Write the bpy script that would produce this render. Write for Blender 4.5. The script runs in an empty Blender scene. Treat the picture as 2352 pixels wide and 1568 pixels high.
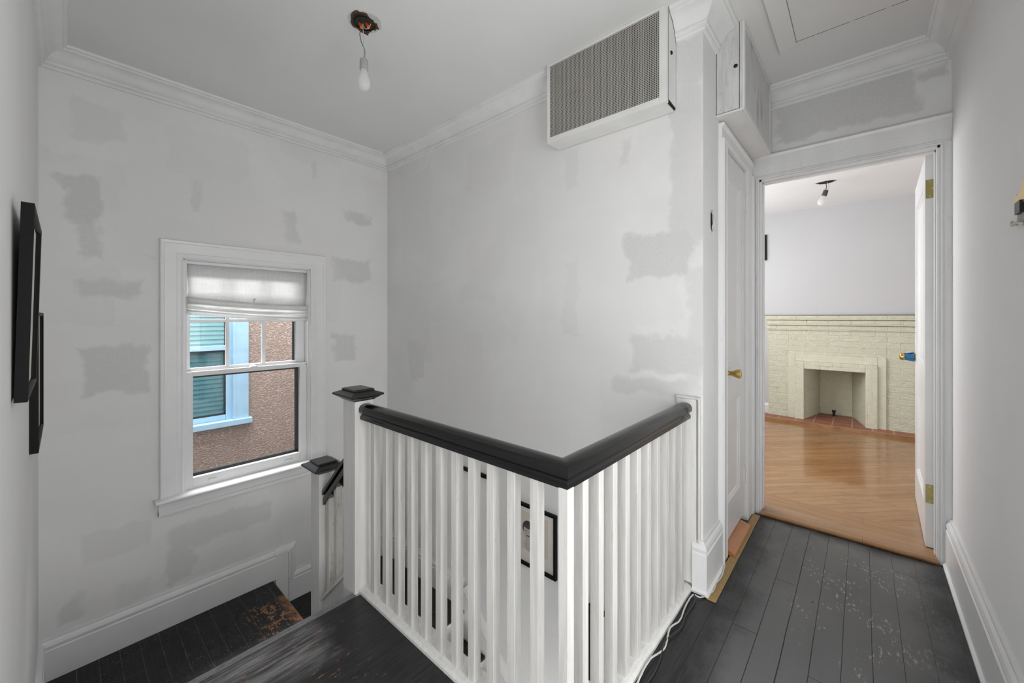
import bpy, bmesh, math, random
from mathutils import Vector, Matrix
random.seed(7)
C = bpy.context.scene.collection
# ------------------------------------------------------------------ places
H = 1.27                     # lens height above the upper floor
XL, YA, XB, YC, XD, YR = -0.086, 3.235, 1.95, 0.55, 2.994, -0.34
ZC, Z2C = 2.70, 2.55         # ceilings: stair hall, back room
ZL1, ZL2 = -0.65, -0.861     # the two landings

# ------------------------------------------------------------------ materials
def nt(name):
    m = bpy.data.materials.new(name); m.use_nodes = True
    t = m.node_tree; t.nodes.clear()
    o = t.nodes.new('ShaderNodeOutputMaterial')
    return m, t, o
def N(t, kind, **kw):
    n = t.nodes.new(kind)
    for k, v in kw.items():
        if k[0] == '_': setattr(n, k[1:], v)
        else:
            kk = k.replace('__', ' ')
            n.inputs[int(kk[1:]) if kk[0] == 'i' and kk[1:].isdigit() else kk].default_value = v
    return n
def L(t, a, b): t.links.new(a, b)
def rgb(c): return (c[0], c[1], c[2], 1.0)
def math_(t, op, a, b=None, c=None, clamp=False):
    n = t.nodes.new('ShaderNodeMath'); n.operation = op; n.use_clamp = clamp
    for i, v in enumerate((a, b, c)):
        if v is None: continue
        if hasattr(v, 'links') or hasattr(v, 'is_linked'): L(t, v, n.inputs[i])
        else: n.inputs[i].default_value = v
    return n.outputs[0]
def mixc(t, f, a, b):
    n = t.nodes.new('ShaderNodeMix'); n.data_type = 'RGBA'
    for s, v in (('Factor', f), ('A', a), ('B', b)):
        i = [q for q in n.inputs if q.name == s and (q.type == 'RGBA' or s == 'Factor')][0]
        if hasattr(v, 'is_linked'): L(t, v, i)
        else: i.default_value = v if s == 'Factor' else rgb(v)
    return [o for o in n.outputs if o.type == 'RGBA'][0]
def noise(t, vec, scale, detail=3, rough=.5, dist=0):
    n = N(t, 'ShaderNodeTexNoise', Scale=scale, Detail=detail, Roughness=rough, Distortion=dist)
    if vec is not None: L(t, vec, n.inputs['Vector'])
    return n.outputs['Fac']
def ramp(t, f, lo, hi, a=0., b=1.):
    n = N(t, 'ShaderNodeMapRange'); n.interpolation_type = 'SMOOTHSTEP'
    L(t, f, n.inputs[0])
    n.inputs[1].default_value = lo; n.inputs[2].default_value = hi
    n.inputs[3].default_value = a; n.inputs[4].default_value = b
    return n.outputs[0]
def scaled(t, vec, s, rot=(0, 0, 0), loc=(0, 0, 0)):
    n = N(t, 'ShaderNodeMapping'); L(t, vec, n.inputs['Vector'])
    n.inputs['Scale'].default_value = s; n.inputs['Rotation'].default_value = rot; n.inputs['Location'].default_value = loc
    return n.outputs[0]
def pos(t): return N(t, 'ShaderNodeNewGeometry').outputs['Position']
def bump(t, h, strength, dist=.002):
    n = N(t, 'ShaderNodeBump', Strength=strength, Distance=dist); L(t, h, n.inputs['Height']); return n.outputs[0]
def bsdf(t, o, col, rough=.5, metal=0., nrm=None, spec=.5, coat=0.):
    b = N(t, 'ShaderNodeBsdfPrincipled')
    if hasattr(col, 'is_linked'): L(t, col, b.inputs['Base Color'])
    else: b.inputs['Base Color'].default_value = rgb(col)
    if hasattr(rough, 'is_linked'): L(t, rough, b.inputs['Roughness'])
    else: b.inputs['Roughness'].default_value = rough
    b.inputs['Metallic'].default_value = metal
    b.inputs['Specular IOR Level'].default_value = spec
    b.inputs['Coat Weight'].default_value = coat
    if nrm is not None: L(t, nrm, b.inputs['Normal'])
    L(t, b.outputs[0], o.inputs[0]); return b

def paint(name, col, rough=.45, var=.04, scale=6, bump_s=.15, stretch=(1, 1, 1), wear=None, wear_amt=(.62, .72), spec=.5):
    m, t, o = nt(name); p = pos(t)
    v = scaled(t, p, stretch)
    n1 = noise(t, v, scale, 4, .6)
    n2 = noise(t, v, scale * 9, 3, .6)
    c2 = tuple(max(0, x * (1 - var * 2.2)) for x in col)
    c = mixc(t, ramp(t, n1, .35, .7), col, c2)
    if wear:
        w = ramp(t, math_(t, 'ADD', math_(t, 'MULTIPLY', noise(t, v, scale * 1.7, 6, .72, .3), .7), math_(t, 'MULTIPLY', n2, .3)), *wear_amt)
        c = mixc(t, w, c, wear)
    bsdf(t, o, c, rough, 0, bump(t, n2, bump_s, .0015), spec)
    return m

def plaster(name, axis, base, dark, patches, soft=.022, amt=1.):
    """painted plaster with skim-coat patches; axis = the wall's normal axis (0 x / 1 y)"""
    m, t, o = nt(name); p = pos(t)
    wob = N(t, 'ShaderNodeTexNoise', Scale=5., Detail=6., Roughness=.62); L(t, p, wob.inputs['Vector'])
    v = t.nodes.new('ShaderNodeVectorMath'); v.operation = 'SUBTRACT'
    L(t, wob.outputs['Color'], v.inputs[0]); v.inputs[1].default_value = (.5, .5, .5)
    v2 = t.nodes.new('ShaderNodeVectorMath'); v2.operation = 'MULTIPLY_ADD'
    L(t, v.outputs[0], v2.inputs[0]); v2.inputs[1].default_value = (.22, .22, .22); L(t, p, v2.inputs[2])
    acc = None
    for (a0, z0, a1, z1, s) in patches:
        ca, cz, ha, hz = (a0 + a1) / 2, (z0 + z1) / 2, abs(a1 - a0) / 2, abs(z1 - z0) / 2
        cen = (0, ca, cz) if axis == 0 else (ca, 0, cz)
        half = (99, ha, hz) if axis == 0 else (ha, 99, hz)
        sub = t.nodes.new('ShaderNodeVectorMath'); sub.operation = 'SUBTRACT'
        L(t, v2.outputs[0], sub.inputs[0]); sub.inputs[1].default_value = cen
        ab = t.nodes.new('ShaderNodeVectorMath'); ab.operation = 'ABSOLUTE'; L(t, sub.outputs[0], ab.inputs[0])
        s2 = t.nodes.new('ShaderNodeVectorMath'); s2.operation = 'SUBTRACT'
        L(t, ab.outputs[0], s2.inputs[0]); s2.inputs[1].default_value = half
        sp = t.nodes.new('ShaderNodeSeparateXYZ'); L(t, s2.outputs[0], sp.inputs[0])
        d = math_(t, 'MAXIMUM', sp.outputs[1 if axis == 0 else 0], sp.outputs[2])
        k = ramp(t, d, -soft, soft, s, 0)
        acc = k if acc is None else math_(t, 'MAXIMUM', acc, k)
    # broad roller strokes: blocky lighter and darker areas
    br = N(t, 'ShaderNodeTexBrick', Scale=1.)
    mp = scaled(t, v2.outputs[0], (1, 1, 1), (0, 0, 0))
    sep = t.nodes.new('ShaderNodeSeparateXYZ'); L(t, mp, sep.inputs[0])
    cb = t.nodes.new('ShaderNodeCombineXYZ')
    L(t, sep.outputs[1 if axis == 0 else 0], cb.inputs[0]); L(t, sep.outputs[2], cb.inputs[1])
    L(t, cb.outputs[0], br.inputs['Vector'])
    br.inputs['Color1'].default_value = (0, 0, 0, 1); br.inputs['Color2'].default_value = (1, 1, 1, 1)
    br.inputs['Mortar Size'].default_value = 0; br.inputs['Brick Width'].default_value = .43; br.inputs['Row Height'].default_value = .31
    stroke = math_(t, 'MULTIPLY', br.outputs['Color'], .20)
    fib = noise(t, scaled(t, p, (30, 30, 6)), 2.2, 5, .65)
    big = noise(t, p, 1.6, 4, .55, .4)
    f = math_(t, 'ADD', stroke, math_(t, 'MULTIPLY', ramp(t, big, .42, .62), .16))
    if acc is not None:
        grain = ramp(t, noise(t, p, 95, 3, .6), .3, .7, .80, 1.)
        f = math_(t, 'MAXIMUM', f, math_(t, 'MULTIPLY', acc, grain))
    f = math_(t, 'ADD', f, math_(t, 'MULTIPLY', math_(t, 'SUBTRACT', fib, .5), .10))
    f = math_(t, 'MULTIPLY', f, amt, clamp=True)
    c = mixc(t, f, base, dark)
    tint = ramp(t, noise(t, p, 2.3, 2), .5, .68, 0, .35)
    c = mixc(t, tint, c, (base[0] * .97, base[1] * .93, base[2] * .925))
    h = math_(t, 'ADD', noise(t, p, 9, 4, .6), math_(t, 'MULTIPLY', noise(t, p, 120, 2), .12))
    bsdf(t, o, c, .72, 0, bump(t, h, .25, .004), .3)
    return m

def black_boards(name, along, period, offset, worn=None, orange=None, chips=(.35, .33, .30), chip_lo=.70, gap_col=(.004, .004, .004), streak=0., rough=.3, dust=0., sheen_box=None, chip_box=None, base_cols=((.006, .006, .006), (.018, .018, .0185)), spec=.3):
    """black painted plank floor. along: 0 boards run in x, 1 boards run in y"""
    m, t, o = nt(name); p = pos(t)
    sp = t.nodes.new('ShaderNodeSeparateXYZ'); L(t, p, sp.inputs[0])
    a, b = (sp.outputs[0], sp.outputs[1]) if along == 0 else (sp.outputs[1], sp.outputs[0])
    wav = math_(t, 'MULTIPLY', math_(t, 'SUBTRACT', noise(t, p, 3, 3), .5), .006)
    q = math_(t, 'DIVIDE', math_(t, 'SUBTRACT', math_(t, 'ADD', b, wav), offset), period)
    idx = math_(t, 'FLOOR', q); fr = math_(t, 'FRACT', q)
    edge = math_(t, 'MULTIPLY', math_(t, 'MINIMUM', fr, math_(t, 'SUBTRACT', 1., fr)), period)
    # width of the gap varies from board to board
    wn = t.nodes.new('ShaderNodeTexWhiteNoise'); wn.noise_dimensions = '1D'; L(t, idx, wn.inputs['W'])
    gw = math_(t, 'ADD', .0006, math_(t, 'MULTIPLY', wn.outputs['Value'], .0013))
    gap = math_(t, 'SUBTRACT', 1., ramp(t, math_(t, 'DIVIDE', edge, gw), .7, 1.3))
    # butt joints
    ja = math_(t, 'ADD', math_(t, 'DIVIDE', a, 1.9), math_(t, 'MULTIPLY', wn.outputs['Value'], 7.3))
    jf = math_(t, 'FRACT', ja)
    je = math_(t, 'MULTIPLY', math_(t, 'MINIMUM', jf, math_(t, 'SUBTRACT', 1., jf)), 1.9)
    gap = math_(t, 'MAXIMUM', gap, math_(t, 'SUBTRACT', 1., ramp(t, je, .0008, .0018)))
    st = (3, 26, 3) if along == 0 else (26, 3, 3)
    grain = noise(t, scaled(t, p, st), 3.2, 6, .68, .2)
    base = mixc(t, ramp(t, grain, .3, .75), *base_cols)
    def box_mask(box, soft):
        x0, y0, x1, y1 = box
        wv = math_(t, 'MULTIPLY', math_(t, 'SUBTRACT', noise(t, p, 7, 4, .6), .5), soft * 2.5)
        mx = math_(t, 'SUBTRACT', math_(t, 'ABSOLUTE', math_(t, 'SUBTRACT', sp.outputs[0], (x0 + x1) / 2)), abs(x1 - x0) / 2)
        my = math_(t, 'SUBTRACT', math_(t, 'ABSOLUTE', math_(t, 'SUBTRACT', sp.outputs[1], (y0 + y1) / 2)), abs(y1 - y0) / 2)
        return ramp(t, math_(t, 'ADD', math_(t, 'MAXIMUM', mx, my), wv), -soft, soft, 1, 0)
    st2 = (9, 24, 9) if along == 0 else (24, 9, 9)
    cn = noise(t, scaled(t, p, st2), 3.6, 4, .62)
    zone = noise(t, scaled(t, p, (1.0, 2.0, 1)), 1.4, 2)
    chip = math_(t, 'MULTIPLY', ramp(t, cn, chip_lo, chip_lo + .02), ramp(t, zone, .45, .6))
    sml = math_(t, 'MULTIPLY', ramp(t, noise(t, scaled(t, p, st2), 9.5, 3, .6), .66, .68), ramp(t, zone, .42, .55, 0, .8))
    chip = math_(t, 'MAXIMUM', chip, sml)
    scr = ramp(t, noise(t, scaled(t, p, (4, 90, 4) if along == 0 else (90, 4, 4)), 3, 3, .7), .73, .76, 0, .45)
    dots = ramp(t, noise(t, p, 75, 2, .5), .745, .76, 0, .6)
    if chip_box: chip = math_(t, 'MAXIMUM', math_(t, 'MULTIPLY', chip, .25 * 0), math_(t, 'MULTIPLY', box_mask(chip_box, .14), math_(t, 'MAXIMUM', sml, math_(t, 'MULTIPLY', ramp(t, cn, chip_lo, chip_lo + .02), ramp(t, noise(t, p, 5, 3, .6), .44, .56)))))
    mk = math_(t, 'MAXIMUM', math_(t, 'MAXIMUM', chip, math_(t, 'MULTIPLY', scr, ramp(t, zone, .4, .65))), dots)
    c = mixc(t, mk, base, chips)
    if dust:   # paint worn to dusty edges along the seams
        c = mixc(t, math_(t, 'MULTIPLY', math_(t, 'SUBTRACT', 1., ramp(t, edge, .0006, .0022)), math_(t, 'MULTIPLY', ramp(t, noise(t, p, 14, 4, .6), .45, .6), dust)), c, (.42, .37, .30))
    if sheen_box: c = mixc(t, math_(t, 'MULTIPLY', box_mask(sheen_box, .10), math_(t, 'SUBTRACT', 1., mk)), c, (.125, .125, .125))  # grey painted in for the sheen of the bright room beyond
    if worn:
        wm = box_mask(worn, .07)
        sn = noise(t, scaled(t, p, (2.2, 34, 2) if along == 0 else (34, 2.2, 2)), 2.6, 7, .72, .5)
        k = math_(t, 'MULTIPLY', wm, ramp(t, math_(t, 'ADD', math_(t, 'MULTIPLY', sn, .55), math_(t, 'MULTIPLY', noise(t, scaled(t, p, (1.5, 5, 1)), 3, 3), .45)), .38, .60))
        c = mixc(t, math_(t, 'MULTIPLY', k, .9), c, (.27, .27, .28))
        k2 = math_(t, 'MULTIPLY', wm, ramp(t, noise(t, scaled(t, p, (7, 40, 7) if along == 0 else (40, 7, 7)), 3, 5, .7), .64, .67))
        c = mixc(t, k2, c, (.012, .012, .013))
    if orange:
        for (bx, lo) in orange:
            om = box_mask(bx, .06)
            on = noise(t, scaled(t, p, (5, 16, 5) if along == 0 else (14, 7, 7)), 3.6, 6, .7)
            c = mixc(t, math_(t, 'MULTIPLY', om, ramp(t, on, lo, lo + .025)), c, (.34, .155, .075))
    c = mixc(t, gap, c, gap_col)
    rn = ramp(t, noise(t, scaled(t, p, (1, 1.6, 1)), 3.5, 4, .6), .3, .75, rough - .07, rough + .16)
    h = math_(t, 'SUBTRACT', math_(t, 'MULTIPLY', grain, .25), math_(t, 'MULTIPLY', gap, 1.2))
    bsdf(t, o, c, rn, 0, bump(t, h, .5, .002), spec)
    return m

def oak(name, rot, w, cols, length=.9, rough=.2):
    m, t, o = nt(name); p = pos(t)
    v = scaled(t, p, (1, 1, 1), (0, 0, rot))
    br = N(t, 'ShaderNodeTexBrick', Scale=1.); L(t, v, br.inputs['Vector'])
    br.offset = .37; br.inputs['Brick Width'].default_value = length; br.inputs['Row Height'].default_value = w
    br.inputs['Mortar Size'].default_value = .0012; br.inputs['Mortar Smooth'].default_value = .3
    br.inputs['Color1'].default_value = rgb(cols[0]); br.inputs['Color2'].default_value = rgb(cols[1]); br.inputs['Mortar'].default_value = rgb(cols[3])
    g = noise(t, scaled(t, v, (2.5, 38, 3)), 2.4, 6, .68, .6)
    g2 = noise(t, scaled(t, v, (1.2, 6, 3)), 2, 3)
    c = mixc(t, ramp(t, g, .46, .72, 0, .75), br.outputs['Color'], cols[2])
    c = mixc(t, ramp(t, g2, .5, .75, 0, .35), c, cols[3])
    h = math_(t, 'MULTIPLY', br.outputs['Fac'], -1.)
    bsdf(t, o, c, rough, 0, bump(t, h, .4, .001), .5, .4)
    return m

def simple(name, col, rough=.5, metal=0., spec=.5, bs=.1, scale=60, var=.08, coat=0.):
    m, t, o = nt(name); p = pos(t)
    n = noise(t, p, scale, 3)
    c = mixc(t, n, tuple(min(1, x * (1 + var)) for x in col), tuple(x * (1 - var) for x in col))
    bsdf(t, o, c, rough, metal, bump(t, n, bs, .0008), spec, coat); return m

def glass(name, tint=(1, 1, 1), refl=.08):
    m, t, o = nt(name)
    tr = N(t, 'ShaderNodeBsdfTransparent'); tr.inputs[0].default_value = rgb(tint)
    gl = N(t, 'ShaderNodeBsdfGlossy'); gl.inputs['Roughness'].default_value = .03
    wv = noise(t, pos(t), 2.5, 2)
    L(t, bump(t, wv, .05, .01), gl.inputs['Normal'])
    mx = N(t, 'ShaderNodeMixShader'); mx.inputs[0].default_value = refl
    L(t, tr.outputs[0], mx.inputs[1]); L(t, gl.outputs[0], mx.inputs[2]); L(t, mx.outputs[0], o.inputs[0]); return m

def cloth(name, col, transl=.5):
    m, t, o = nt(name); p = pos(t)
    wv = math_(t, 'ADD', noise(t, scaled(t, p, (60, 60, 2)), 6, 2), noise(t, scaled(t, p, (2, 2, 60)), 6, 2))
    c = mixc(t, ramp(t, wv, .8, 1.25), col, tuple(x * .9 for x in col))
    d = N(t, 'ShaderNodeBsdfDiffuse'); L(t, c, d.inputs[0])
    tl = N(t, 'ShaderNodeBsdfTranslucent'); L(t, c, tl.inputs[0])
    mx = N(t, 'ShaderNodeMixShader'); mx.inputs[0].default_value = transl
    L(t, d.outputs[0], mx.inputs[1]); L(t, tl.outputs[0], mx.inputs[2]); L(t, mx.outputs[0], o.inputs[0]); return m

def mesh_metal(name, axis, col, pitch=.0083, hole=.62, clog=0.):
    """perforated sheet: square holes in a staggered grid are see-through"""
    m, t, o = nt(name); p = pos(t)
    sp = t.nodes.new('ShaderNodeSeparateXYZ'); L(t, p, sp.inputs[0])
    a = sp.outputs[1 if axis == 0 else 0]; b = sp.outputs[2]
    row = math_(t, 'FLOOR', math_(t, 'DIVIDE', b, pitch))
    sh = math_(t, 'MULTIPLY', math_(t, 'MODULO', row, 2.), 0.)
    fa = math_(t, 'FRACT', math_(t, 'ADD', math_(t, 'DIVIDE', a, pitch), sh))
    fb = math_(t, 'FRACT', math_(t, 'DIVIDE', b, pitch))
    da = math_(t, 'ABSOLUTE', math_(t, 'SUBTRACT', fa, .5)); db = math_(t, 'ABSOLUTE', math_(t, 'SUBTRACT', fb, .5))
    hmask = math_(t, 'LESS_THAN', math_(t, 'MAXIMUM', da, db), hole / 2)
    if clog:
        hmask = math_(t, 'MULTIPLY', hmask, ramp(t, noise(t, scaled(t, p, (6, 6, 1)), 4, 4, .6), clog, clog + .06))
    n = noise(t, scaled(t, p, (1, 1, 1)), 9, 4)
    rust = ramp(t, noise(t, scaled(t, p, (1, .7, 4)), 3, 4), .60, .72, 0, .5)
    c = mixc(t, rust, mixc(t, n, col, tuple(x * .8 for x in col)), (.42, .26, .19))
    b_ = N(t, 'ShaderNodeBsdfPrincipled'); L(t, c, b_.inputs['Base Color']); b_.inputs['Roughness'].default_value = .5
    tr = N(t, 'ShaderNodeBsdfTransparent')
    mx = N(t, 'ShaderNodeMixShader'); L(t, hmask, mx.inputs[0]); L(t, b_.outputs[0], mx.inputs[1]); L(t, tr.outputs[0], mx.inputs[2])
    L(t, mx.outputs[0], o.inputs[0]); return m

def brick_paint(name, col, bw=.2, rh=.066, axis=0, vertical=False, strength=1., coll=None):
    m, t, o = nt(name); p = pos(t)
    sp = t.nodes.new('ShaderNodeSeparateXYZ'); L(t, p, sp.inputs[0])
    cb = t.nodes.new('ShaderNodeCombineXYZ')
    L(t, sp.outputs[1 if axis == 0 else 0], cb.inputs[1 if vertical else 0]); L(t, sp.outputs[2], cb.inputs[0 if vertical else 1])
    wob = N(t, 'ShaderNodeTexNoise', Scale=14., Detail=3.); L(t, p, wob.inputs['Vector'])
    va = t.nodes.new('ShaderNodeVectorMath'); va.operation = 'MULTIPLY_ADD'
    L(t, wob.outputs['Color'], va.inputs[0]); va.inputs[1].default_value = (.012, .012, 0); L(t, cb.outputs[0], va.inputs[2])
    br = N(t, 'ShaderNodeTexBrick', Scale=1.); L(t, va.outputs[0], br.inputs['Vector'])
    br.inputs['Brick Width'].default_value = bw; br.inputs['Row Height'].default_value = rh
    br.inputs['Mortar Size'].default_value = .006; br.inputs['Mortar Smooth'].default_value = .8
    rough = noise(t, p, 42, 5, .65)
    blob = noise(t, scaled(t, p, (1, 1, 1)), 17, 4, .6)
    h = math_(t, 'ADD', math_(t, 'MULTIPLY', br.outputs['Fac'], -.16), math_(t, 'ADD', math_(t, 'MULTIPLY', rough, .7), math_(t, 'MULTIPLY', blob, .8)))
    crack = math_(t, 'MULTIPLY', ramp(t, br.outputs['Fac'], .7, 1.), ramp(t, noise(t, p, 9, 5, .7), .56, .64))
    c = mixc(t, ramp(t, blob, .35, .7), col, tuple(x * .93 for x in col))
    c = mixc(t, math_(t, 'MULTIPLY', crack, .6), c, (.30, .24, .17))
    if coll:
        c = mixc(t, ramp(t, noise(t, p, 3, 3), .5, .66, 0, .4), c, coll)
    bsdf(t, o, c, .6, 0, bump(t, h, strength, .012), .35)
    return m

W = (.80, .80, .79)
GREYP = (.625, .625, .62)
patA = [(-.01, 1.78, .14, 2.06, 1.), (.07, 1.60, .14, 1.9, .8), (.03, 2.28, .24, 2.47, .45), (.05, 1.385, .31, 1.48, .85), (.08, .83, .33, 1.10, .9), (.0, -.40, .07, -.26, .9),
        (.07, -.10, .34, .07, .5), (.46, -.20, .98, -.07, .75), (.42, -.40, .55, -.05, .8), (1.08, 1.80, 1.18, 2.08, .8), (1.56, 2.07, 1.80, 2.15, .95), (1.45, 1.57, 1.80, 1.78, .9),
        (1.45, .90, 1.66, 1.14, .8), (.55, 1.93, .62, 2.16, .7), (1.29, 2.38, 1.33, 2.50, .7), (.30, 1.62, .38, 1.66, .5), (.18, -.46, .36, -.28, .4)]
patB = [(.60, 1.46, .93, 1.70, 1.), (.53, 1.62, .70, 2.62, .85), (.53, .55, .62, 1.5, .55), (.55, 1.00, .90, 1.17, .8), (1.22, 2.0, 1.34, 2.25, .5), (.90, 2.07, .96, 2.2, .9), (2.66, .75, 2.90, 1.07, .55),
        (2.0, .74, 2.2, 1.15, .35), (.58, .86, 1.0, .96, .7), (1.88, 1.36, 2.25, 1.5, .35), (1.35, 1.85, 1.7, 2.4, .25), (.55, 2.25, .665, 2.62, .9), (2.6, 1.85, 3.0, 2.42, .25),
        (1.38, 1.5, 1.8, 1.75, .22), (1.20, 1.14, 1.32, 1.6, .4), (2.95, 2.50, 3.08, 2.58, .5), (1.9, -.5, 2.3, -.2, .3), (.9, -.2, 1.2, .3, .3)]
patD = [(-.22, 2.36, .40, 2.62, .95), (-.33, 2.50, -.22, 2.58, .9)]
patC = [(2.14, .2, 2.21, 2.6, .5), (1.96, 1.9, 2.02, 2.3, .4)]
M = {}
M['wallA'] = plaster('plaster_window_wall', 1, W, GREYP, patA)
M['wallB'] = plaster('plaster_stair_wall', 0, W, GREYP, patB)
M['wallD'] = plaster('plaster_door_wall', 0, W, (.60, .60, .60), patD)
M['wallC'] = plaster('plaster_closet_wall', 1, (.82, .83, .82), (.66, .68, .67), patC, amt=.8)
M['wallL'] = plaster('plaster_left_wall', 0, (.80, .80, .80), (.66, .66, .66), [(1.35, .2, 1.7, 1.1, .3), (2.2, 1.7, 2.6, 2.3, .3)], amt=.6)
M['wallR'] = plaster('plaster_right_wall', 1, (.86, .86, .86), (.74, .74, .74), [], amt=.6)
M['ceil'] = paint('ceiling_paint', (.76, .76, .75), .7, .015, 2, .05, spec=.2)
M['room_wall'] = paint('room_wall_paint', (.62, .625, .635), .7, .01, 2, .05, spec=.2)
M['room_ceil'] = paint('room_ceiling_paint', (.86, .87, .88), .7, .01, 2, .05, spec=.2)
M['trim'] = paint('white_trim_gloss', (.82, .82, .82), .33, .02, 5, .12)
M['trim_old'] = paint('old_trim_gloss', (.81, .81, .81), .36, .03, 7, .3, (1, 1, .25), (.70, .70, .69), (.56, .70))
M['crown'] = paint('crown_paint', (.79, .79, .78), .55, .03, 6, .3)
M['baluster'] = paint('worn_white_baluster', (.68, .67, .645), .5, .07, 4, .5, (14, 14, 1.0), (.48, .43, .36), (.58, .68))
M['newel'] = paint('worn_white_newel', (.79, .78, .76), .45, .05, 4, .5, (12, 12, .9), (.55, .49, .42), (.62, .70))
M['newel_tan'] = paint('patchy_white_newel', (.72, .70, .66), .5, .08, 4, .6, (9, 9, 1.4), (.46, .38, .29), (.54, .62))
M['rail'] = paint('black_gloss_rail', (.005, .005, .005), .15, .1, 20, .25, (1, 1, 1), (.30, .20, .16), (.715, .725), spec=.6)
M['cap'] = paint('black_cap_paint', (.012, .012, .012), .3, .2, 20, .6, (1, 1, 1), (.30, .27, .24), (.655, .68))
M['floor'] = black_boards('black_hall_boards', 0, .0863, -.028, worn=(-.6, 1.50, .66, 1.73), orange=[((-.4, 1.15, .75, 1.66), .605)], chip_lo=.575, chip_box=(1.7, -.2, 2.8, .26), sheen_box=(1.25, -.22, 2.9, .40), base_cols=((.009, .009, .010), (.030, .030, .031)), rough=.34, spec=.45)
M['nosing'] = paint('worn_grey_nosing', (.24, .25, .26), .4, .12, 5, .5, (2, 20, 2), (.03, .03, .03), (.50, .62))
M['landing'] = black_boards('black_landing_boards', 1, .0835, .0475, orange=[((.80, 2.2, 1.03, 2.98), .535), ((.55, 2.1, .8, 2.7), .66), ((.998, 2.1, 1.018, 2.96), .36)], chip_lo=.76, dust=.9, rough=.34, gap_col=(.05, .045, .04))
M['tread'] = black_boards('black_treads', 0, .16, .02, chip_lo=.74, dust=.5, rough=.34, orange=[((.9, 2.1, 2.0, 2.2), .60)])
M['riser'] = paint('riser_paint', (.72, .71, .70), .45, .05, 6, .3, (1, 1, 1), (.45, .42, .38), (.62, .7))
oc = [(.33, .150, .056), (.42, .21, .085), (.22, .090, .032), (.16, .065, .024)]
M['oak'] = oak('diagonal_oak_floor', math.radians(45), .057, oc)
M['oak_border'] = oak('oak_border_boards', math.radians(90), .082, oc, 1.4, .22)
M['oak_nose'] = oak('oak_nosing', math.radians(90), .5, [(.36, .19, .085), (.40, .21, .09), (.16, .08, .035), (.20, .10, .045)], 2., .3)
M['orange_oak'] = oak('orange_oak', 0, .3, [(.50, .19, .05), (.50, .19, .05), (.40, .14, .035), (.3, .1, .03)], 2., .25)
M['raw'] = paint('raw_particle_board', (.42, .28, .115), .7, .1, 90, .3, (1, 1, 1), (.20, .12, .05), (.68, .74))
M['cream'] = brick_paint('cream_painted_brick', (.745, .75, .59), coll=(.72, .69, .56), strength=1.3)
M['cream2'] = brick_paint('cream_painted_surround', (.76, .765, .61), .5, .5, strength=.7)
M['cream3'] = brick_paint('cream_soldier_brick', (.76, .765, .61), .075, .35, strength=.9)
M['firebox'] = brick_paint('cream_firebox', (.66, .655, .52), .2, .066, strength=.5)
M['tile'] = None
M['brass'] = simple('brass', (.62, .46, .16), .28, 1., .5, .2, 90, .2)
M['brass_dull'] = simple('dull_brass', (.34, .30, .12), .42, .8, .5, .2, 40, .15)
M['black'] = simple('frame_black', (.004, .004, .004), .5, 0, .18)
M['black_metal'] = simple('dark_metal', (.03, .03, .03), .4, .6)
M['dark'] = simple('dark_void', (.006, .006, .006), .9)
M['mat'] = simple('mat_board', (.74, .71, .66), .9, 0, .1)
M['mat2'] = simple('print_paper', (.66, .60, .53), .9, 0, .1)
M['hair'] = simple('print_dark_grey', (.05, .045, .045), .8)
M['skin'] = simple('print_light_grey', (.50, .46, .42), .8)
M['glass'] = glass('window_glass', (1, 1, 1), .05)
M['pglass'] = glass('picture_glass', (1, 1, 1), .03)
M['nglass'] = glass('neighbour_glass', (.80, .95, .96), .05)
M['nscreen'] = glass('insect_screen', (.68, .75, .78), .04)
M['shade'] = cloth('white_shade_linen', (.90, .90, .89), .5)
M['gasket'] = simple('black_storm_frame', (.012, .014, .013), .5)
M['blue'] = paint('pale_blue_trim', (.33, .52, .67), .5, .05, 5, .2, (1, 1, 1), (.30, .33, .35), (.70, .74))
M['slat'] = simple('blind_slats', (.25, .37, .39), .6)
M['vent'] = paint('vent_box_paint', (.76, .755, .74), .5, .03, 7, .3, (1, 1, 1), (.5, .46, .42), (.70, .76))
M['vent_side'] = paint('vent_side_paint', (.66, .66, .65), .5, .08, 6, .4, (5, 5, .8), (.45, .45, .45), (.52, .66))
M['mesh'] = mesh_metal('perforated_grille', 0, (.55, .53, .49), hole=.74)
M['mesh2'] = mesh_metal('painted_over_grille', 1, (.70, .70, .70), clog=.56)
M['socket'] = simple('porcelain_socket', (.42, .40, .385), .7)
M['socket_dark'] = simple('dark_socket', (.06, .06, .055), .5)
M['wirew'] = simple('white_wire', (.55, .55, .50), .5)
M['wireb'] = simple('black_wire', (.03, .035, .035), .4)
M['orange'] = simple('orange_wire_nut', (.75, .12, .02), .4)
M['green_box'] = simple('dark_green_box', (.018, .024, .018), .5, 0, .4, .5, 40, .5)
M['rubble'] = simple('broken_plaster', (.10, .055, .035), .9, 0, .2, 1., 60, .6)
M['putty'] = simple('torn_plaster_edge', (.60, .59, .57), .9, 0, .2, .6, 50, .1)
M['tape'] = simple('blue_masking_tape', (.03, .19, .42), .6)
M['cable'] = simple('painted_cable', (.60, .61, .58), .5, 0, .5, .2, 40, .25)
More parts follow.
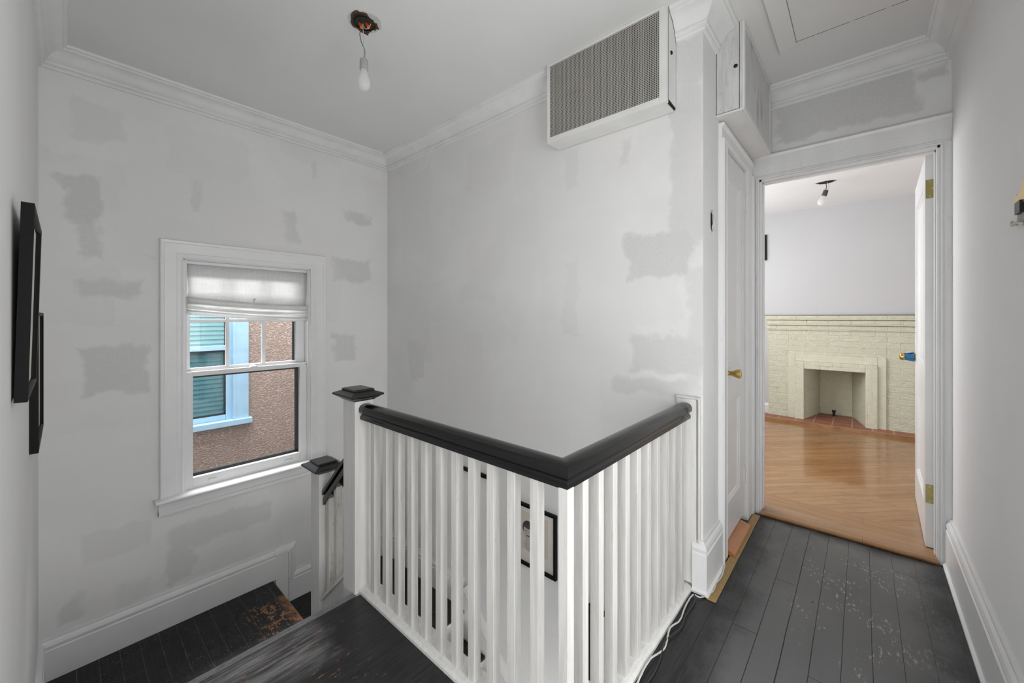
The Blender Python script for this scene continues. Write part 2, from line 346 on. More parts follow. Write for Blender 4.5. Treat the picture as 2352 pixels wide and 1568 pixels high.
def bulb_mat():
    m, t, o = nt('frosted_bulb'); p = pos(t)
    d = N(t, 'ShaderNodeBsdfPrincipled'); d.inputs['Base Color'].default_value = (.86, .87, .88, 1); d.inputs['Roughness'].default_value = .22
    d.inputs['Subsurface Weight'].default_value = .0
    tl = N(t, 'ShaderNodeBsdfTranslucent'); tl.inputs[0].default_value = (.95, .95, .96, 1)
    mx = N(t, 'ShaderNodeMixShader'); mx.inputs[0].default_value = .55
    L(t, bump(t, noise(t, p, 40, 2), .02, .001), d.inputs['Normal'])
    L(t, d.outputs[0], mx.inputs[1]); L(t, tl.outputs[0], mx.inputs[2]); L(t, mx.outputs[0], o.inputs[0]); return m
M['bulb'] = bulb_mat()
def stucco():
    m, t, o = nt('pink_stucco'); p = pos(t)
    h1 = noise(t, scaled(t, p, (1.0, 1, 1.7), (0, math.radians(35), 0)), 48, 4, .6)
    h2 = noise(t, p, 120, 3, .6)
    h = math_(t, 'ADD', ramp(t, h1, .3, .62), math_(t, 'MULTIPLY', h2, .35))
    c = mixc(t, ramp(t, h1, .28, .5), (.40, .295, .25), (.55, .425, .365))
    bsdf(t, o, c, .9, 0, bump(t, h, .9, .02), .15); return m
M['stucco'] = stucco()
def tiles():
    m, t, o = nt('terracotta_tiles'); p = pos(t)
    sp = t.nodes.new('ShaderNodeSeparateXYZ'); L(t, p, sp.inputs[0])
    cb = t.nodes.new('ShaderNodeCombineXYZ')
    L(t, math_(t, 'ADD', sp.outputs[1], .249 + 1.69 - .0), cb.inputs[0]); L(t, math_(t, 'SUBTRACT', sp.outputs[0], 5.70), cb.inputs[1])
    br = N(t, 'ShaderNodeTexBrick', Scale=1.); br.offset = 0.; L(t, cb.outputs[0], br.inputs['Vector'])
    br.inputs['Brick Width'].default_value = .169; br.inputs['Row Height'].default_value = .17; br.inputs['Mortar Size'].default_value = .006
    br.inputs['Color1'].default_value = (.36, .115, .065, 1); br.inputs['Color2'].default_value = (.30, .095, .055, 1); br.inputs['Mortar'].default_value = (.42, .36, .30, 1)
    n = noise(t, p, 20, 4)
    c = mixc(t, ramp(t, n, .4, .8, 0, .4), br.outputs['Color'], (.24, .10, .07))
    bsdf(t, o, c, .45, 0, bump(t, br.outputs['Fac'], -.3, .003), .5); return m
M['tile'] = tiles()

# ------------------------------------------------------------------ mesh building
class MB:
    def __init__(s): s.bm = bmesh.new()
    def box(s, x0, x1, y0, y1, z0, z1, mat=None):
        vs = [s.bm.verts.new(v) for v in ((x0, y0, z0), (x1, y0, z0), (x1, y1, z0), (x0, y1, z0), (x0, y0, z1), (x1, y0, z1), (x1, y1, z1), (x0, y1, z1))]
        if mat is not None:
            for v in vs: v.co = mat @ v.co
        for f in ((0, 3, 2, 1), (4, 5, 6, 7), (0, 1, 5, 4), (1, 2, 6, 5), (2, 3, 7, 6), (3, 0, 4, 7)): s.bm.faces.new([vs[i] for i in f])
        return s
    def frustum(s, cx, cy, hx0, hy0, z0, hx1, hy1, z1):
        a = [s.bm.verts.new((cx + i * hx0, cy + j * hy0, z0)) for i, j in ((-1, -1), (1, -1), (1, 1), (-1, 1))]
        b = [s.bm.verts.new((cx + i * hx1, cy + j * hy1, z1)) for i, j in ((-1, -1), (1, -1), (1, 1), (-1, 1))]
        s.bm.faces.new(a[::-1]); s.bm.faces.new(b)
        for i in range(4): s.bm.faces.new((a[i], a[(i + 1) % 4], b[(i + 1) % 4], b[i]))
        return s
    def prism(s, pts, mat, d0, d1):
        """polygon in the local xy plane, extruded along local z"""
        a = [s.bm.verts.new(mat @ Vector((x, y, d0))) for x, y in pts]
        b = [s.bm.verts.new(mat @ Vector((x, y, d1))) for x, y in pts]
        s.bm.faces.new(a[::-1]); s.bm.faces.new(b)
        n = len(pts)
        for i in range(n): s.bm.faces.new((a[i], a[(i + 1) % n], b[(i + 1) % n], b[i]))
        return s
    def sweep(s, path, prof, closed=False, mat=Matrix(), cap=True):
        """profile (n, z): n to the right of travel, z local up; mitred"""
        P = [Vector(p) for p in path]; n = len(P); rings = []
        for i in range(n):
            if closed or 0 < i < n - 1:
                d0 = (P[i] - P[i - 1]).normalized(); d1 = (P[(i + 1) % n] - P[i]).normalized()
            elif i == 0: d0 = d1 = (P[1] - P[0]).normalized()
            else: d0 = d1 = (P[-1] - P[-2]).normalized()
            n0 = Vector((d0.y, -d0.x)); n1 = Vector((d1.y, -d1.x))
            nn = (n0 + n1); nn = nn / (nn.length_squared / 2) if nn.length > 1e-6 else n0
            rings.append([s.bm.verts.new(mat @ Vector((P[i].x + nn.x * a, P[i].y + nn.y * a, z))) for a, z in prof])
        m = len(prof)
        for i in range(n if closed else n - 1):
            r0, r1 = rings[i], rings[(i + 1) % n]
            for j in range(m): s.bm.faces.new((r0[j], r0[(j + 1) % m], r1[(j + 1) % m], r1[j]))
        if not closed and cap:
            s.bm.faces.new(rings[0][::-1]); s.bm.faces.new(rings[-1])
        return s
    def tube(s, pts, r, seg=8, cap=True):
        P = [Vector(p) for p in pts]; rings = []
        up = Vector((0, 0, 1)) if abs((P[1] - P[0]).normalized().z) < .9 else Vector((1, 0, 0))
        for i, p in enumerate(P):
            d = (P[min(i + 1, len(P) - 1)] - P[max(i - 1, 0)]).normalized()
            u = (up - d * up.dot(d)).normalized(); up = u; w = d.cross(u)
            rr = r[i] if isinstance(r, (list, tuple)) else r
            rings.append([s.bm.verts.new(p + (u * math.cos(2 * math.pi * k / seg) + w * math.sin(2 * math.pi * k / seg)) * rr) for k in range(seg)])
        for a, b in zip(rings, rings[1:]):
            for k in range(seg): s.bm.faces.new((a[k], a[(k + 1) % seg], b[(k + 1) % seg], b[k]))
        if cap: s.bm.faces.new(rings[0][::-1]); s.bm.faces.new(rings[-1])
        return s
    def lathe(s, org, axis, prof, seg=24):
        """prof: (radius, distance along axis)"""
        o = Vector(org); a = Vector(axis).normalized()
        u = a.orthogonal().normalized(); w = a.cross(u); rings = []
        for r, h in prof:
            r = max(r, 1e-5)
            rings.append([s.bm.verts.new(o + a * h + (u * math.cos(2 * math.pi * k / seg) + w * math.sin(2 * math.pi * k / seg)) * r) for k in range(seg)])
        for p, q in zip(rings, rings[1:]):
            for k in range(seg): s.bm.faces.new((p[k], p[(k + 1) % seg], q[(k + 1) % seg], q[k]))
        s.bm.faces.new(rings[0][::-1]); s.bm.faces.new(rings[-1]); return s
    def quad(s, *vs):
        s.bm.faces.new([s.bm.verts.new(v) for v in vs]); return s
    def build(s, name, mat, parent=None, bevel=0., smooth=False, seg=2):
        bmesh.ops.recalc_face_normals(s.bm, faces=s.bm.faces)
        me = bpy.data.meshes.new(name); s.bm.to_mesh(me); s.bm.free()
        me.materials.append(M[mat] if isinstance(mat, str) else mat)
        ob = bpy.data.objects.new(name, me); C.objects.link(ob)
        if smooth:
            for p in me.polygons: p.use_smooth = True
            md = ob.modifiers.new('edges', 'EDGE_SPLIT'); md.split_angle = math.radians(38)
        if bevel:
            md = ob.modifiers.new('soft_edges', 'BEVEL'); md.width = bevel; md.segments = seg; md.limit_method = 'ANGLE'; md.angle_limit = math.radians(35)
        if parent is not None:
            ob.parent = parent
            if parent.type == 'EMPTY': ob.matrix_parent_inverse = Matrix.Translation(-parent.location)
        return ob
def tag(o, label=None, cat=None, group=None, kind=None):
    for k, v in (('label', label), ('category', cat), ('group', group), ('kind', kind)):
        if v: o[k] = v
    return o
def empty(name, loc):
    o = bpy.data.objects.new(name, None); C.objects.link(o); o.location = loc; o.empty_display_size = .05; return o
def thing(name, loc, label, cat, group=None): return tag(empty(name, loc), label, cat, group)
def structure(name, loc=(0, 0, 0)): return tag(empty(name, loc), kind='structure')
def st(ob): return tag(ob, kind='structure')
def frame_mat(origin, ex, ey):
    ex, ey = Vector(ex), Vector(ey); ez = ex.cross(ey)
    m = Matrix((ex, ey, ez)).transposed().to_4x4(); m.translation = Vector(origin); return m
MA = lambda y: frame_mat((0, y, 0), (1, 0, 0), (0, 0, 1))            # wall seen looking +y: local x = world x, out of the wall = -y
MX = lambda x: frame_mat((x, 0, 0), (0, -1, 0), (0, 0, 1))           # wall seen looking +x: local x = -world y, out = -x
ML = lambda x: frame_mat((x, 0, 0), (0, 1, 0), (0, 0, 1))            # left wall: local x = world y, out = +x

# ------------------------------------------------------------------ shell
T = .12
b = MB()   # window wall with an opening
wx0, wx1, wz0, wz1 = .490, 1.292, .10, 1.655
b.box(XL - T, wx0, YA, YA + .16, -1.2, ZC + .1); b.box(wx1, XB + T, YA, YA + .16, -1.2, ZC + .1)
b.box(wx0, wx1, YA, YA + .16, -1.2, wz0); b.box(wx0, wx1, YA, YA + .16, wz1, ZC + .1)
st(b.build('wall_window', 'wallA'))
st(MB().box(XL - T, XL, .80, YA, -1.2, ZC + .1).build('wall_left', 'wallL'))
st(MB().box(XB, XB + T, YC + T, YA, -3.4, ZC + .1).box(XB, XB + .004, YC + .0005, YC + T, -3.4, ZC + .1).build('wall_stair', 'wallB'))
b = MB()   # closet wall with the closet doorway (x 2.33-2.82, to 2.17)
b.box(XB + .004, 2.325, YC, YC + T, -.3, ZC + .1); b.box(2.825, XD, YC, YC + T, -.3, ZC + .1); b.box(2.325, 2.825, YC, YC + T, 2.175, ZC + .1)
st(b.build('wall_closet', 'wallC'))
st(MB().box(2.2, XD, YC + T + .5, YC + T + .56, -.02, 2.6).build('wall_closet_back', 'wallC'))
b = MB()   # wall with the room door
dy0, dy1, dz = -.300, .502, 2.155
b.box(XD, XD + .10, dy1, YC + 1.4, -.3, ZC + .1); b.box(XD, XD + .10, -2.3, dy0, -.3, ZC + .1); b.box(XD, XD + .10, dy0, dy1, dz, ZC + .1)
st(b.build('wall_door', 'wallD'))
b = MB()   # with an added doorway for an unseen fill lamp, beyond the camera's right edge
b.box(-.30, .20, YR - T, YR, -.3, ZC + .1); b.box(1.32, XD, YR - T, YR, -.3, ZC + .1); b.box(.20, 1.32, YR - T, YR, 2.14, ZC + .1)
st(b.build('wall_right', 'wallR'))
st(MB().box(.20, 1.32, YR - T, YR, -.026, 0).build('trim_added_threshold', 'floor'))  # threshold of the added doorway
st(MB().sweep([(.20, 0), (.20, 2.14), (1.32, 2.14), (1.32, 0)][::-1], [(0, 0), (0, .02), (.07, .022), (.07, 0)], mat=frame_mat((0, YR, 0), (-1, 0, 0), (0, 0, 1)) @ Matrix.Scale(-1, 4, (1, 0, 0))).build('trim_added_door', 'trim'))  # casing of the added doorway
st(MB().box(-.30, XD, YR - T, YA + .16, ZC, ZC + .08).build('ceiling', 'ceil'))
# upper floor: an L around the stairwell
b = MB()
b.box(-.30, .900, YR, 1.7225, -.026, 0); b.box(.900, XD - .03, YR, .592, -.026, 0)
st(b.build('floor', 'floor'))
st(MB().sweep([(-.30, 1.727), (.884, 1.727)], [(0, -.026), (0, 0), (-.030, 0), (-.036, -.006), (-.036, -.020), (-.030, -.026)][::-1]).build('trim_nosing', 'nosing'))
b = MB(); b.box(-.30, .884, 1.60, 1.745, -.25, -.027); b.box(-.30, .884, YR, 1.60, -.30, -.2)
b.box(.884, XB, YR, .592, -.30, -.027); b.box(XB, XD, YR, YC, -.30, -.027)
st(b.build('floor_frame', 'riser'))
# side of the floor facing the stairwell
b = MB(); b.box(.884, .975, .67, 1.729, -3.2, -.002); b.box(.884, XB, .594, .67, -3.2, -.002)
st(b.build('wall_stairwell', 'wallR'))

# ---- crown moulding
cp = [(0, -.118), (.012, -.116), (.016, -.108), (.014, -.100), (.022, -.096), (.024, -.084), (.020, -.078), (.030, -.072), (.040, -.056), (.054, -.040), (.072, -.028), (.086, -.024), (.088, -.016), (.098, -.013), (.102, 0), (0, 0)]
cp = [(a, z + ZC) for a, z in cp]
b = MB()
b.sweep([(XL, .80), (XL, YA), (XB, YA), (XB, 1.347)], cp)
st(b.build('trim_crown', 'crown', smooth=True))
st(MB().sweep([(XB, .668), (XB, YC), (2.165, YC)], cp).build('trim_crown', 'crown', smooth=True))
st(MB().sweep([(2.884, YC), (XD, YC), (XD, YR), (-.30, YR)], cp).build('trim_crown', 'crown', smooth=True))

# ---- baseboards
def bprof(z0, h=.235, t=.022, shoe=True):
    p = [(0, 0), (t + (.010 if shoe else 0), 0), (t + (.010 if shoe else 0), .010), (t, .018), (t, h - .058), (t - .006, h - .052), (t - .003, h - .046), (t - .001, h - .034), (t - .006, h - .020), (t - .014, h - .010), (t - .014, h), (0, h)]
    return [(a, z + z0) for a, z in p]
st(MB().sweep([(XL, .80), (XL, YA), (1.03, YA)], bprof(ZL1, .215, .024, False)).build('baseboard_window', 'trim'))
b = MB()   # drop from landing to landing, with the vertical return
b.prism([(1.03, ZL1), (1.03, ZL1 + .16), (1.115, ZL1 + .16), (1.115, ZL2 + .16), (1.115, ZL2), (1.03, ZL2)], MA(YA), 0, .023)
b.sweep([(1.03, ZL1 + .16), (1.118, ZL1 + .16), (1.118, ZL2 + .160)], [(0, 0), (0, .023), (-.012, .024), (-.016, .020), (-.020, .026), (-.040, .018), (-.052, .010), (-.056, 0)], mat=MA(YA))
st(b.build('baseboard_landing', 'trim', smooth=False))
st(MB().sweep([(1.118, YA), (XB, YA), (XB, 2.19)], bprof(ZL2, .215, .022, False)).build('baseboard_stair', 'trim'))
b = MB()   # raking skirt board of the lower flight
slope = .985
def rk(y, z): return (-y, z)
y1_ = .70
b.prism([rk(2.19, ZL2), rk(2.19, -.72), rk(y1_, -.72 - slope * (2.19 - y1_)), rk(y1_, -1.12 - slope * (2.19 - y1_)), rk(2.19, -1.12)], MX(XB), 0, .022)
b.sweep([(-2.19, -.72), (-y1_, -.72 - slope * (2.19 - y1_))], [(0, 0), (0, .023), (-.012, .024), (-.016, .020), (-.020, .026), (-.040, .018), (-.052, .010), (-.056, 0)], mat=MX(XB))
st(b.build('baseboard_rake', 'trim'))
st(MB().sweep([(1.40, YR), (2.970, YR)][::-1], bprof(0, .245, .024)).build('baseboard_right', 'trim'))
b = MB().sweep([(XB, .592), (XB, YC), (2.205, YC)], bprof(0.004, .235, .022))
st(b.build('baseboard_closet', 'trim', smooth=False))

# ---- casings
def band(w, t=.022):
    """door casing profile; n from the opening edge (0) outwards (negative n), z out of the wall"""
    return [(0, 0), (0, t * .6), (-.004, t * .8), (-.008, t * .65), (-.012, t * .75), (-.016, t * .55), (-.020, t * .72), (-w * .72, t * .80), (-w * .72 - .004, t * .95), (-w * .84, t * 1.25), (-w * .94, t * 1.3), (-w, t * 1.0), (-w, 0)]
# room door: local x = -y
b = MB(); m_ = MX(XD)
b.sweep([(-dy1 - .000, 0), (-dy1, dz), (-dy0, dz), (-dy0, 0)][::-1] if False else [(-dy1, 0), (-dy1, dz)], [(0, 0), (0, .016), (-.006, .020), (-.010, .014), (-.016, .020), (-.022, .016), (-.036, .019), (-.041, .026), (-.0465, .026), (-.0465, 0)], mat=m_)
st(b.build('trim_door', 'trim_old'))
b = MB().sweep([(-dy0, dz), (-dy0, 0)], [(0, 0), (0, .016), (-.006, .020), (-.010, .014), (-.016, .020), (-.024, .016), (-.0395, .019), (-.0395, 0)], mat=m_)
st(b.build('trim_door', 'trim_old'))
b = MB().sweep([(-dy1 - .0460, dz), (-dy0 + .0395, dz)], [(0, 0), (0, .016), (-.006, .020), (-.010, .014), (-.016, .020), (-.022, .016), (-.060, .018), (-.064, .021), (-.118, .024), (-.124, .034), (-.138, .040), (-.145, .034), (-.145, 0)], mat=m_)
st(b.build('trim_door', 'trim_old'))
# jamb and stop
b = MB(); b.box(XD - .004, XD + .10, dy1 - .014, dy1, 0, dz); b.box(XD - .004, XD + .10, dy0, dy0 + .012, 0, dz); b.box(XD - .004, XD + .10, dy0, dy1, dz - .014, dz)
b.box(XD + .03, XD + .058, dy1 - .021, dy1 - .014, 0, dz - .014); b.box(XD + .03, XD + .058, dy0 + .012, dy0 + .018, 0, dz - .014); b.box(XD + .03, XD + .058, dy0 + .012, dy1 - .014, dz - .024, dz - .014)
st(b.build('trim_jamb', 'trim_old', bevel=.0015))
# closet door casing: wall at YC
b = MB(); m_ = MA(YC)
b.sweep([(2.325, .0), (2.325, 2.175)], band(.115), mat=m_)
st(b.build('trim_closet', 'trim_old'))
st(MB().sweep([(2.825, 2.175), (2.825, 0)], band(.143), mat=m_).build('trim_closet', 'trim_old'))
st(MB().sweep([(2.212, 2.175), (2.966, 2.175)], band(.08), mat=m_).build('trim_closet', 'trim_old'))
# board on the stair wall that receives the handrail
b = MB(); b.prism([(-.665, .03), (-.575, .03), (-.575, .885), (-.665, .885)], MX(XB), 0, .012)
b.sweep([(-.665, .885), (-.570, .885), (-.570, .23)], [(0, 0), (0, .012), (-.003, .020), (-.008, .022), (-.012, .016), (-.012, 0)], mat=MX(XB))
st(b.build('trim_rail_board', 'newel', bevel=.001))

# ---- doors
def panel_leaf(root, mat, x0, x1, z0, z1, y0, y1, panels, m):
    """leaf in the local xz plane of matrix m: local x, local z height, local y thickness"""
    t = (y1 - y0)
    b = MB(); xs = [x0] + [v for p in panels[:1] for v in (p[0], p[1])] + [x1]
    b.box(x0, panels[0][0], y0, y1, z0, z1, m); b.box(panels[0][1], x1, y0, y1, z0, z1, m)
    zz = sorted(panels, key=lambda p: p[2]); prev = z0
    for p in zz: b.box(p[0], p[1], y0, y1, prev, p[2], m); prev = p[3]
    b.box(panels[0][0], panels[0][1], y0, y1, prev, z1, m)
    leaf = b.build('leaf', mat, root)
    for p in panels:
        b = MB(); b.box(p[0] - .002, p[1] + .002, y0 + t * .36, y1 - t * .36, p[2] - .002, p[3] + .002, m)
        for side in (y0 + t * .36, y1 - t * .36):
            out = -1 if side < (y0 + y1) / 2 else 1
            d = t * .34 * out
            fm = m @ frame_mat((0, side, 0), (1, 0, 0), (0, 0, 1))     # local z = -y
            pr = [(0, 0), (0, -d), (.006, -d), (.010, -d * .55), (.018, -d * .5), (.024, 0)]
            b.sweep([(p[0], p[2]), (p[0], p[3]), (p[1], p[3]), (p[1], p[2])], pr, closed=True, mat=fm)
        b.build('panel', mat, root)
    return leaf
def screw(b, o, ax, r=.0045): b.lathe(o, ax, [(r, 0), (r * .9, .0012), (r * .35, .0012), (r * .3, .0002)], 12)
d1 = structure('door_1', (3.095, -.275, .03))
ang = math.radians(-1.3)
m1 = Matrix.Translation((3.092, -.2545, 0)) @ Matrix.Rotation(ang, 4, 'Z')
panel_leaf(d1, 'trim', 0, .81, .028, 2.140, -.040, 0, [(.11, .70, .24, .78), (.11, .70, .98, 1.19), (.11, .70, 1.36, 2.00)][:1] + [(.11, .70, .98, 2.00)], m1)
for zc in (1.958, .315):
    b = MB(); b.box(-.0022, 0, -.037, -.002, zc - .05, zc + .05, m1); h_ = b.build('hinge', 'brass_dull', d1, bevel=.0005)
    b = MB(); b.lathe(m1 @ Vector((-.003, -.044, zc - .052)), (0, 0, 1), [(.0055, 0), (.0055, .104)], 14); b.build('knuckle', 'brass', h_, smooth=True)
    b = MB()
    for (yy, zz) in ((-.017, zc + .040), (-.027, zc), (-.017, zc - .040)): screw(b, m1 @ Vector((-.0022, yy, zz)), m1.to_3x3() @ Vector((-1, 0, 0)))
    b.build('screw', 'brass', h_)
kn = m1 @ Vector((.755, 0, .995))
b = MB(); b.lathe(kn, (0, 1, 0), [(.026, 0), (.026, .004), (.012, .008), (.010, .040), (.016, .048), (.025, .060), (.024, .074), (.016, .080), (0, .081)], 20)
hd = b.build('knob', 'brass', d1, smooth=True)
b = MB()
for i in range(9):
    a = i * .7; r0, r1 = .018 + .008 * (i % 3), .030 + .006 * ((i * 2) % 3)
    p0 = kn + Vector((math.cos(a) * r0, .006, math.sin(a) * r0)); p1 = kn + Vector((math.cos(a + .7) * r0, .006, math.sin(a + .7) * r0))
    p2 = kn + Vector((math.cos(a + .7) * .022, .052 + .006 * (i % 2), math.sin(a + .7) * .024)); p3 = kn + Vector((math.cos(a) * .024, .050 - .005 * (i % 2), math.sin(a) * .022))
    b.quad(p0, p1, p2, p3)
tp = b.build('masking_tape', 'tape', hd); tp.modifiers.new('thick', 'SOLIDIFY').thickness = .0012; tp['label'] = 'crumpled blue masking tape around the knob'
b = MB(); b.lathe(m1 @ Vector((.755, -.040, .995)), (0, -1, 0), [(.026, 0), (.026, .004), (.012, .008), (.010, .034), (.024, .05), (.024, .062), (0, .066)], 20); b.build('knob', 'brass', d1, smooth=True)

d2 = structure('door_2', (2.33, YC, .04))
m2 = Matrix.Translation((0, YC + .004, 0))
panel_leaf(d2, 'trim', 2.329, 2.820, .046, 2.168, 0, .035, [(2.425, 2.705, .24, .80), (2.425, 2.705, .985, 2.03)], m2)
kc = Vector((2.375, YC + .004, .966))
b = MB(); b.lathe(kc, (0, -1, 0), [(.030, 0), (.028, .004), (.014, .010), (.012, .016), (.013, .030), (.016, .036), (.022, .050), (.0245, .064), (.0245, .070), (.021, .072), (.0, .0725)], 24)
b.build('knob', 'brass', d2, smooth=True)
b = MB(); b.lathe(kc + Vector((0, 0, -.075)), (0, -1, 0), [(.008, 0), (.008, .002), (.003, .002), (.003, .0005)], 16); b.box(2.367, 2.383, YC + .002, YC + .004, .86, .925); b.build('keyhole_cover', 'trim', d2)
for zc in (1.975, .29):
    b = MB(); b.lathe((2.826, YC - .006, zc - .05), (0, 0, 1), [(.004, -.006), (.0065, 0), (.0065, .03), (.0055, .032), (.0055, .034), (.0065, .036), (.0065, .064), (.0055, .066), (.0055, .068), (.0065, .07), (.0065, .1), (.004, .106)], 14)
    b.box(2.806, 2.826, YC - .001, YC + .004, zc - .05, zc + .05); b.build('hinge', 'trim_old', d2, smooth=True)
# sills and strips on the floor
st(MB().sweep([(2.962, dy0 + .012), (2.962, dy1 - .014)], [(0, .0), (-.004, .004), (-.006, .012), (-.002, .020), (.006, .024), (.14, .024), (.14, 0)][::-1]).build('trim_threshold', 'oak_nose', smooth=True))
st(MB().sweep([(2.345, .512), (2.740, .512)], [(0, 0), (.008, .002), (.012, .009), (.008, .016), (0, .019), (-.07, .040), (-.07, 0)]).build('trim_closet_sill', 'orange_oak', smooth=True))
st(MB().box(1.915, 2.935, .487, .5275, 0, .006).build('trim_floor_strip', 'raw', bevel=.002))

# ------------------------------------------------------------------ window
w1 = structure('window_1', (.9, YA, .1))
b = MB(); cas = [(0, 0), (0, .016), (-.006, .020), (-.012, .018), (-.030, .016), (-.034, .020), (-.090, .022), (-.094, .026), (-.108, .028), (-.113, .022), (-.113, 0)]
b.sweep([(.504, .140), (.504, 1.637), (1.277, 1.637), (1.277, .140)], cas, mat=MA(YA)); b.build('casing', 'trim', w1)
b = MB(); b.box(wx0, .516, YA, YA + .13, .10, 1.655); b.box(1.268, wx1, YA, YA + .13, .10, 1.655); b.box(.490, 1.292, YA, YA + .13, 1.632, 1.655)
b.box(.516, .524, YA + .004, YA + .016, .14, 1.632); b.box(1.260, 1.268, YA + .004, YA + .016, .14, 1.632)
b.build('jamb', 'trim', w1, bevel=.0015)
b = MB(); b.sweep([(.366, .138), (1.42, .138)], [(0, -.03), (0, .078), (-.006, .084), (-.013, .084), (-.018, .078), (-.018, -.03)], mat=MA(YA)); b.box(.495, 1.288, YA, YA + .16, .09, .138)
b.build('sill', 'trim', w1)
b = MB(); b.prism([(.385, .050), (1.398, .050), (1.398, .120), (.385, .120)], MA(YA), 0, .020); b.prism([(.385, .048), (1.398, .048), (1.398, .074), (.385, .074)], MA(YA), 0, .026); b.build('apron', 'trim', w1, bevel=.002)
def sash(name, y, t, x0, x1, z0, z1, l, r, bo, to):
    b = MB(); b.box(x0, x0 + l, y, y + t, z0, z1); b.box(x1 - r, x1, y, y + t, z0, z1); b.box(x0 + l, x1 - r, y, y + t, z0, z0 + bo); b.box(x0 + l, x1 - r, y, y + t, z1 - to, z1)
    return b
lo = sash('lower_sash', YA + .018, .034, .518, 1.266, .141, .912, .040, .056, .084, .030).build('lower_sash', 'trim', w1, bevel=.002)
MB().quad((.555, YA + .035, .220), (1.212, YA + .035, .220), (1.212, YA + .035, .885), (.555, YA + .035, .885)).build('pane', 'glass', lo)
for cx in (.66, 1.13):
    MB().sweep([(cx - .022, .180), (cx + .022, .180)], [(0, 0), (0, .004), (-.004, .010), (-.010, .010), (-.012, 0)], mat=MA(YA + .018)).build('sash_lift', 'trim', lo)
b = MB()   # black storm frame outside the lower sash
for bx in ((.54, .560, .16, .91), (1.190, 1.25, .16, .91)): b.box(bx[0], bx[1], YA + .054, YA + .075, bx[2], bx[3])
b.box(.54, 1.25, YA + .054, YA + .075, .205, .243); b.box(.54, 1.25, YA + .054, YA + .075, .868, .892)
b.build('storm_frame', 'gasket', w1)
up = sash('upper_sash', YA + .080, .032, .520, 1.268, .900, 1.630, .032, .064, .03, .04)
up.box(.750, .770, YA + .084, YA + .110, .93, 1.59); up.box(.972, .994, YA + .084, YA + .110, .93, 1.59); up.box(.552, 1.204, YA + .085, YA + .109, 1.232, 1.254)
up = up.build('upper_sash', 'trim', w1, bevel=.002)
MB().quad((.55, YA + .097, .925), (1.206, YA + .097, .925), (1.206, YA + .097, 1.595), (.55, YA + .097, 1.595)).build('pane', 'glass', up)
MB().box(1.186, 1.200, YA + .100, YA + .112, .93, 1.59).build('glazing_edge', 'gasket', up)
b = MB(); b.lathe((.905, YA + .040, .912), (0, 0, 1), [(.026, 0), (.026, .005), (.018, .010), (.010, .014), (0, .015)], 20); b.tube([(.905, YA + .04, .925), (.925, YA + .030, .928), (.940, YA + .026, .926)], .005); b.build('sash_lock', 'trim', w1, smooth=True)
b = MB(); b.lathe((.524, YA + .018, .900), (0, -1, 0), [(.003, 0), (.003, .001), (0, .001)], 10); b.lathe((1.256, YA + .018, .900), (0, -1, 0), [(.003, 0), (.003, .001), (0, .001)], 10); b.build('screw_head', 'black', w1)

# roman shade hanging in the window
rs = thing('roman_shade', (.89, YA, 1.62), 'white linen roman shade, pulled up and sagging, in the stair window', 'window shade')
sec = [(.034, 0), (.030, -.004), (-.004, -.003), (-.012, .002), (-.016, -.010), (-.014, -.034), (-.002, -.044), (.006, -.052), (-.006, -.060), (-.008, -.072), (.004, -.078), (.014, -.082), (.004, -.086), (.000, -.092), (.002, -.112), (.010, -.113)]
def shade_pt(u, k):
    x = .529 + u * (1.260 - .529) if k < 2 else .521 + u * (1.266 - .521)
    zf = 1.392 + (1.352 - 1.392) * u - .010 * math.sin(u * math.pi) * (k > 1)
    yy, zz = sec[k]; sc = .92 + .10 * u
    flop = .006 * math.sin(u * 5 + k * .9) if k > 1 else 0
    return Vector((x - (.006 * (k % 3) if u > .99 and k > 3 else 0), YA + yy + flop * .6, zf + zz * sc))
b = MB(); g = []
NU = 24
for i in range(NU + 1):
    u = i / NU; row = []
    x = .526 + u * (1.262 - .526)
    inset = .016 * (1 - min(1, u * 12)) 
    for z in (1.630, 1.56, 1.50, 1.44):
        f = (1.63 - z) / .24
        row.append(b.bm.verts.new((x + inset * f, YA + .036 - .002 * math.sin(u * 9 + z * 20), z)))
    row += [b.bm.verts.new(shade_pt(u, k)) for k in range(len(sec))]
    g.append(row)
for i in range(NU):
    for j in range(len(g[0]) - 1): b.bm.faces.new((g[i][j], g[i + 1][j], g[i + 1][j + 1], g[i][j + 1]))
sh = b.build('shade_fabric', 'shade', rs, smooth=True); sh.modifiers.new('thick', 'SOLIDIFY').thickness = .0015
MB().box(.522, 1.264, YA + .020, YA + .042, 1.612, 1.631).build('headrail', 'trim', rs)
b = MB(); b.box(.884, .896, YA - .026, YA - .022, 1.345, 1.392); b.box(.886, .900, YA - .028, YA - .024, 1.386, 1.398); b.build('fabric_tab', 'shade', rs)

# ------------------------------------------------------------------ neighbour's house across the alley
YN = 4.90
nb = thing('neighbour_house', (1.5, YN, -3), 'pink stucco house wall with a pale blue framed window seen through the stair window', 'house')
nx0, nx1, nz0, nz1 = -.05, 1.175, .17, 1.85
b = MB(); b.box(-4, nx0, YN, YN + .2, -4, 3.6); b.box(nx1, 7, YN, YN + .2, -4, 3.6); b.box(nx0, nx1, YN, YN + .2, -4, nz0); b.box(nx0, nx1, YN, YN + .2, nz1, 3.6)
b.build('stucco_wall', 'stucco', nb)
b = MB(); b.box(nx1 - .004, 1.302, YN - .03, YN + .01, .20, 1.95); b.box(-.17, nx0, YN - .03, YN + .01, .20, 1.95); b.box(-.17, 1.302, YN - .03, YN + .01, 1.85, 1.97); b.box(nx1 - .012, nx1 + .012, YN - .034, YN + .05, .20, 1.86)
b.build('window_trim', 'blue', nb, bevel=.004)
